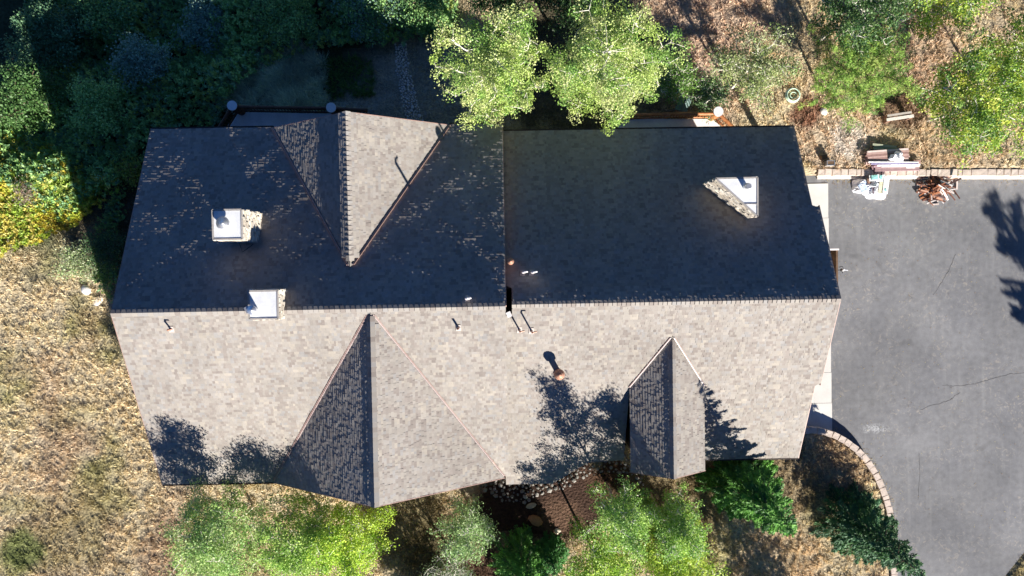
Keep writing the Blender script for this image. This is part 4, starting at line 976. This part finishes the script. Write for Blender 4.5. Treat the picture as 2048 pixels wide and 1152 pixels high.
# pile of scrap wood
c = P(1870, 376, 0); root = thing('scrap_wood_pile', 'heap of splintered brown and white scrap boards on the asphalt', 'scrap pile', c); r = np.random.default_rng(9)
sc = [(.28, .11, .06), (.38, .15, .07), (.16, .07, .045), (.62, .52, .47), (.72, .66, .62), (.20, .09, .06), (.08, .04, .035), (.45, .26, .18)]
for i in range(190):
    rr = abs(r.normal(0, .46)); th = r.uniform(0, 6.28); p = np.array([math.cos(th) * rr * 1.05, math.sin(th) * rr * .95]); z = .62 * math.exp(-rr ** 2 / .55) * r.uniform(.15, 1.0) + .04
    L = r.uniform(.3, 1.0); az = r.normal(-.35, .75); d = np.array([math.cos(az), math.sin(az), r.normal(0, .16)]); d /= np.linalg.norm(d)
    col = tuple(np.array(sc[int(r.integers(len(sc)))]) * r.uniform(.8, 1.15)); a0 = np.append(p, z) - d * L / 2; b0 = np.append(p, z) + d * L / 2; a0[2] = max(a0[2], .03); b0[2] = max(b0[2], .03)
    g = Geo(); g.beam(a0, b0, r.uniform(.03, .09), r.uniform(.018, .05), col); g.obj('scrap_board', 'tinted', root)
for q in (((-.9, -.62, .03), (-.25, -.25, .3), (.36, .15, .07)), ((-.75, -.72, .03), (.1, -.62, .12), (.72, .66, .6)), ((.0, -.1, .6), (.62, -.72, .22), (.8, .74, .72)), ((.45, .12, .4), (1.05, .45, .75), (.07, .035, .03))):
    g = Geo(); g.beam(*q[:2], .1, .05, q[2]); g.obj('scrap_board', 'tinted', root)
# utility box and two brown blocks
c = P(1655, 328, ZL); root = thing('utility_box', 'grey framed metal box by the corner of the straight block wall', 'utility box', c)
g = Geo(); g.box((0, 0, .2), (.42, .28, .4)); g.obj('box_body', 'rim', root)
for dx, dy, w, d in ((0, .125, .46, .04), (0, -.125, .46, .04), (.21, 0, .04, .21), (-.21, 0, .04, .21)):
    g = Geo(); g.box((dx, dy, .415), (w, d, .03)); g.obj('box_frame', 'steel', root)
g = Geo(); g.box((0, 0, .404), (.36, .2, .01)); g.obj('box_lid', 'siding', root)
c = P(1645, 315, ZL); g = Geo(); g.box((0, 0, .12), (.3, .22, .24), .1, (.16, .09, .05), .01); o = g.obj('concrete_block', 'tinted', None, loc=c); o['label'] = 'brown block on the dry bank above the utility box'; o['category'] = 'block'
# hose coil
c = P(1586, 190, ZL + .1); root = thing('hose_coil', 'pale green garden hose coiled on the ground beside the pine', 'garden hose', (c[0], c[1], ZL))
g = Geo()
for k in range(4):
    R = .42 - k * .022; pts = [(math.cos(a) * R, math.sin(a) * R, .06 + .035 * k + .012 * math.sin(3 * a + k)) for a in np.linspace(0, 6.283, 33)]; g.tube(pts, .028, 8)
g.obj('outer_coil', 'hose', root, True)
g = Geo(); pts = [(math.cos(a) * .19 + .03, math.sin(a) * .17, .08) for a in np.linspace(0, 5.9, 24)]; g.tube(pts, .025, 8); g.obj('inner_coil', 'hose', root, True)
# folded grey-green cover beside the deck
c = P(1368, 207, 1.0); root = thing('folded_cover', 'grey-green folded panel leaning beside the sunlit deck', 'cover', (c[0], c[1], ZL), -.45)
g = Geo()
for s in (-1, 1):
    V = [(s * .02, -.5, .75), (s * .34, -.5, .58), (s * .34, .42, .58), (s * .02, .42, .75)]; lo = [(x, y, z - .05) for x, y, z in V]
    g = Geo(); g.add(V + lo, [(0, 1, 2, 3), (7, 6, 5, 4), (0, 4, 5, 1), (1, 5, 6, 2), (2, 6, 7, 3), (3, 7, 4, 0)]); g.obj('panel', 'greenpanel', root)
for sx, sy in ((-.3, -.45), (.3, -.45), (-.3, .38), (.3, .38)):
    g = Geo(); g.box((sx, sy, .27), (.05, .05, .56)); g.obj('leg', 'greenpanel', root)
# weathered bench
a, b = P(1772, 240, .85), P(1826, 232, .85); c = (a + b) / 2; ang = math.atan2(b[1] - a[1], b[0] - a[0]); L = np.linalg.norm(b - a)
root = thing('bench', 'weathered grey plank bench at the foot of the wide yellow-green tree', 'bench', (c[0], c[1], ZL), ang)
g = Geo(); g.box((0, 0, .5), (L, .16, .07), t=(.62, .58, .52)); g.obj('seat', 'tinted', root)
g = Geo(); g.box((0, .22, .48), (L * .9, .12, .05), t=(.42, .38, .34)); g.obj('seat_plank', 'tinted', root)
for s in (-1, 1): g = Geo(); g.box((s * L * .4, .08, .23), (.16, .4, .46), t=(.25, .14, .10)); g.obj('leg', 'tinted', root)

rng = np.random.default_rng(77); q = []
for _ in range(900):
    x = rng.uniform(TL[0] + .3, TR[0] + 1); q.append((x, TL[1] - .3 - abs(rng.normal(0, .22)), .012))
for _ in range(500):
    i = rng.integers(2, len(curve) - 1); t = rng.random(); p = curve[i - 1] * (1 - t) + curve[i] * t; d = unit(curve[i] - curve[i - 1]); o = np.array((-d[1], d[0])) * (.28 + abs(rng.normal(0, .18))); q.append((p[0] + o[0], p[1] + o[1], .012))
for _ in range(700): q.append((rng.uniform(TL[0], 33), rng.uniform(-16, 5), .012))
q = np.array(q); k = inside(q[:, 0], q[:, 1], hard); q = q[k]; m = len(q); Nn = rng.normal(0, .25, (m, 3)); Nn[:, 2] = 1; D = rng.normal(0, 1, (m, 3)); D[:, 2] *= .15
V, F = cards(q, D, unit(Nn), rng.uniform(.03, .08, m), rng.uniform(.02, .05, m)); V[:, 2] = np.maximum(V[:, 2], .006)
obj('fallen_leaves', mesh('fallen_leaves', V, F, tintmix(rng, m, [(.42, .30, .12), (.30, .19, .09), (.50, .42, .18), (.2, .13, .07)]), 'leaf'), kind='stuff', label='dry leaf litter scattered on the asphalt and along its walls', category='fallen leaves')
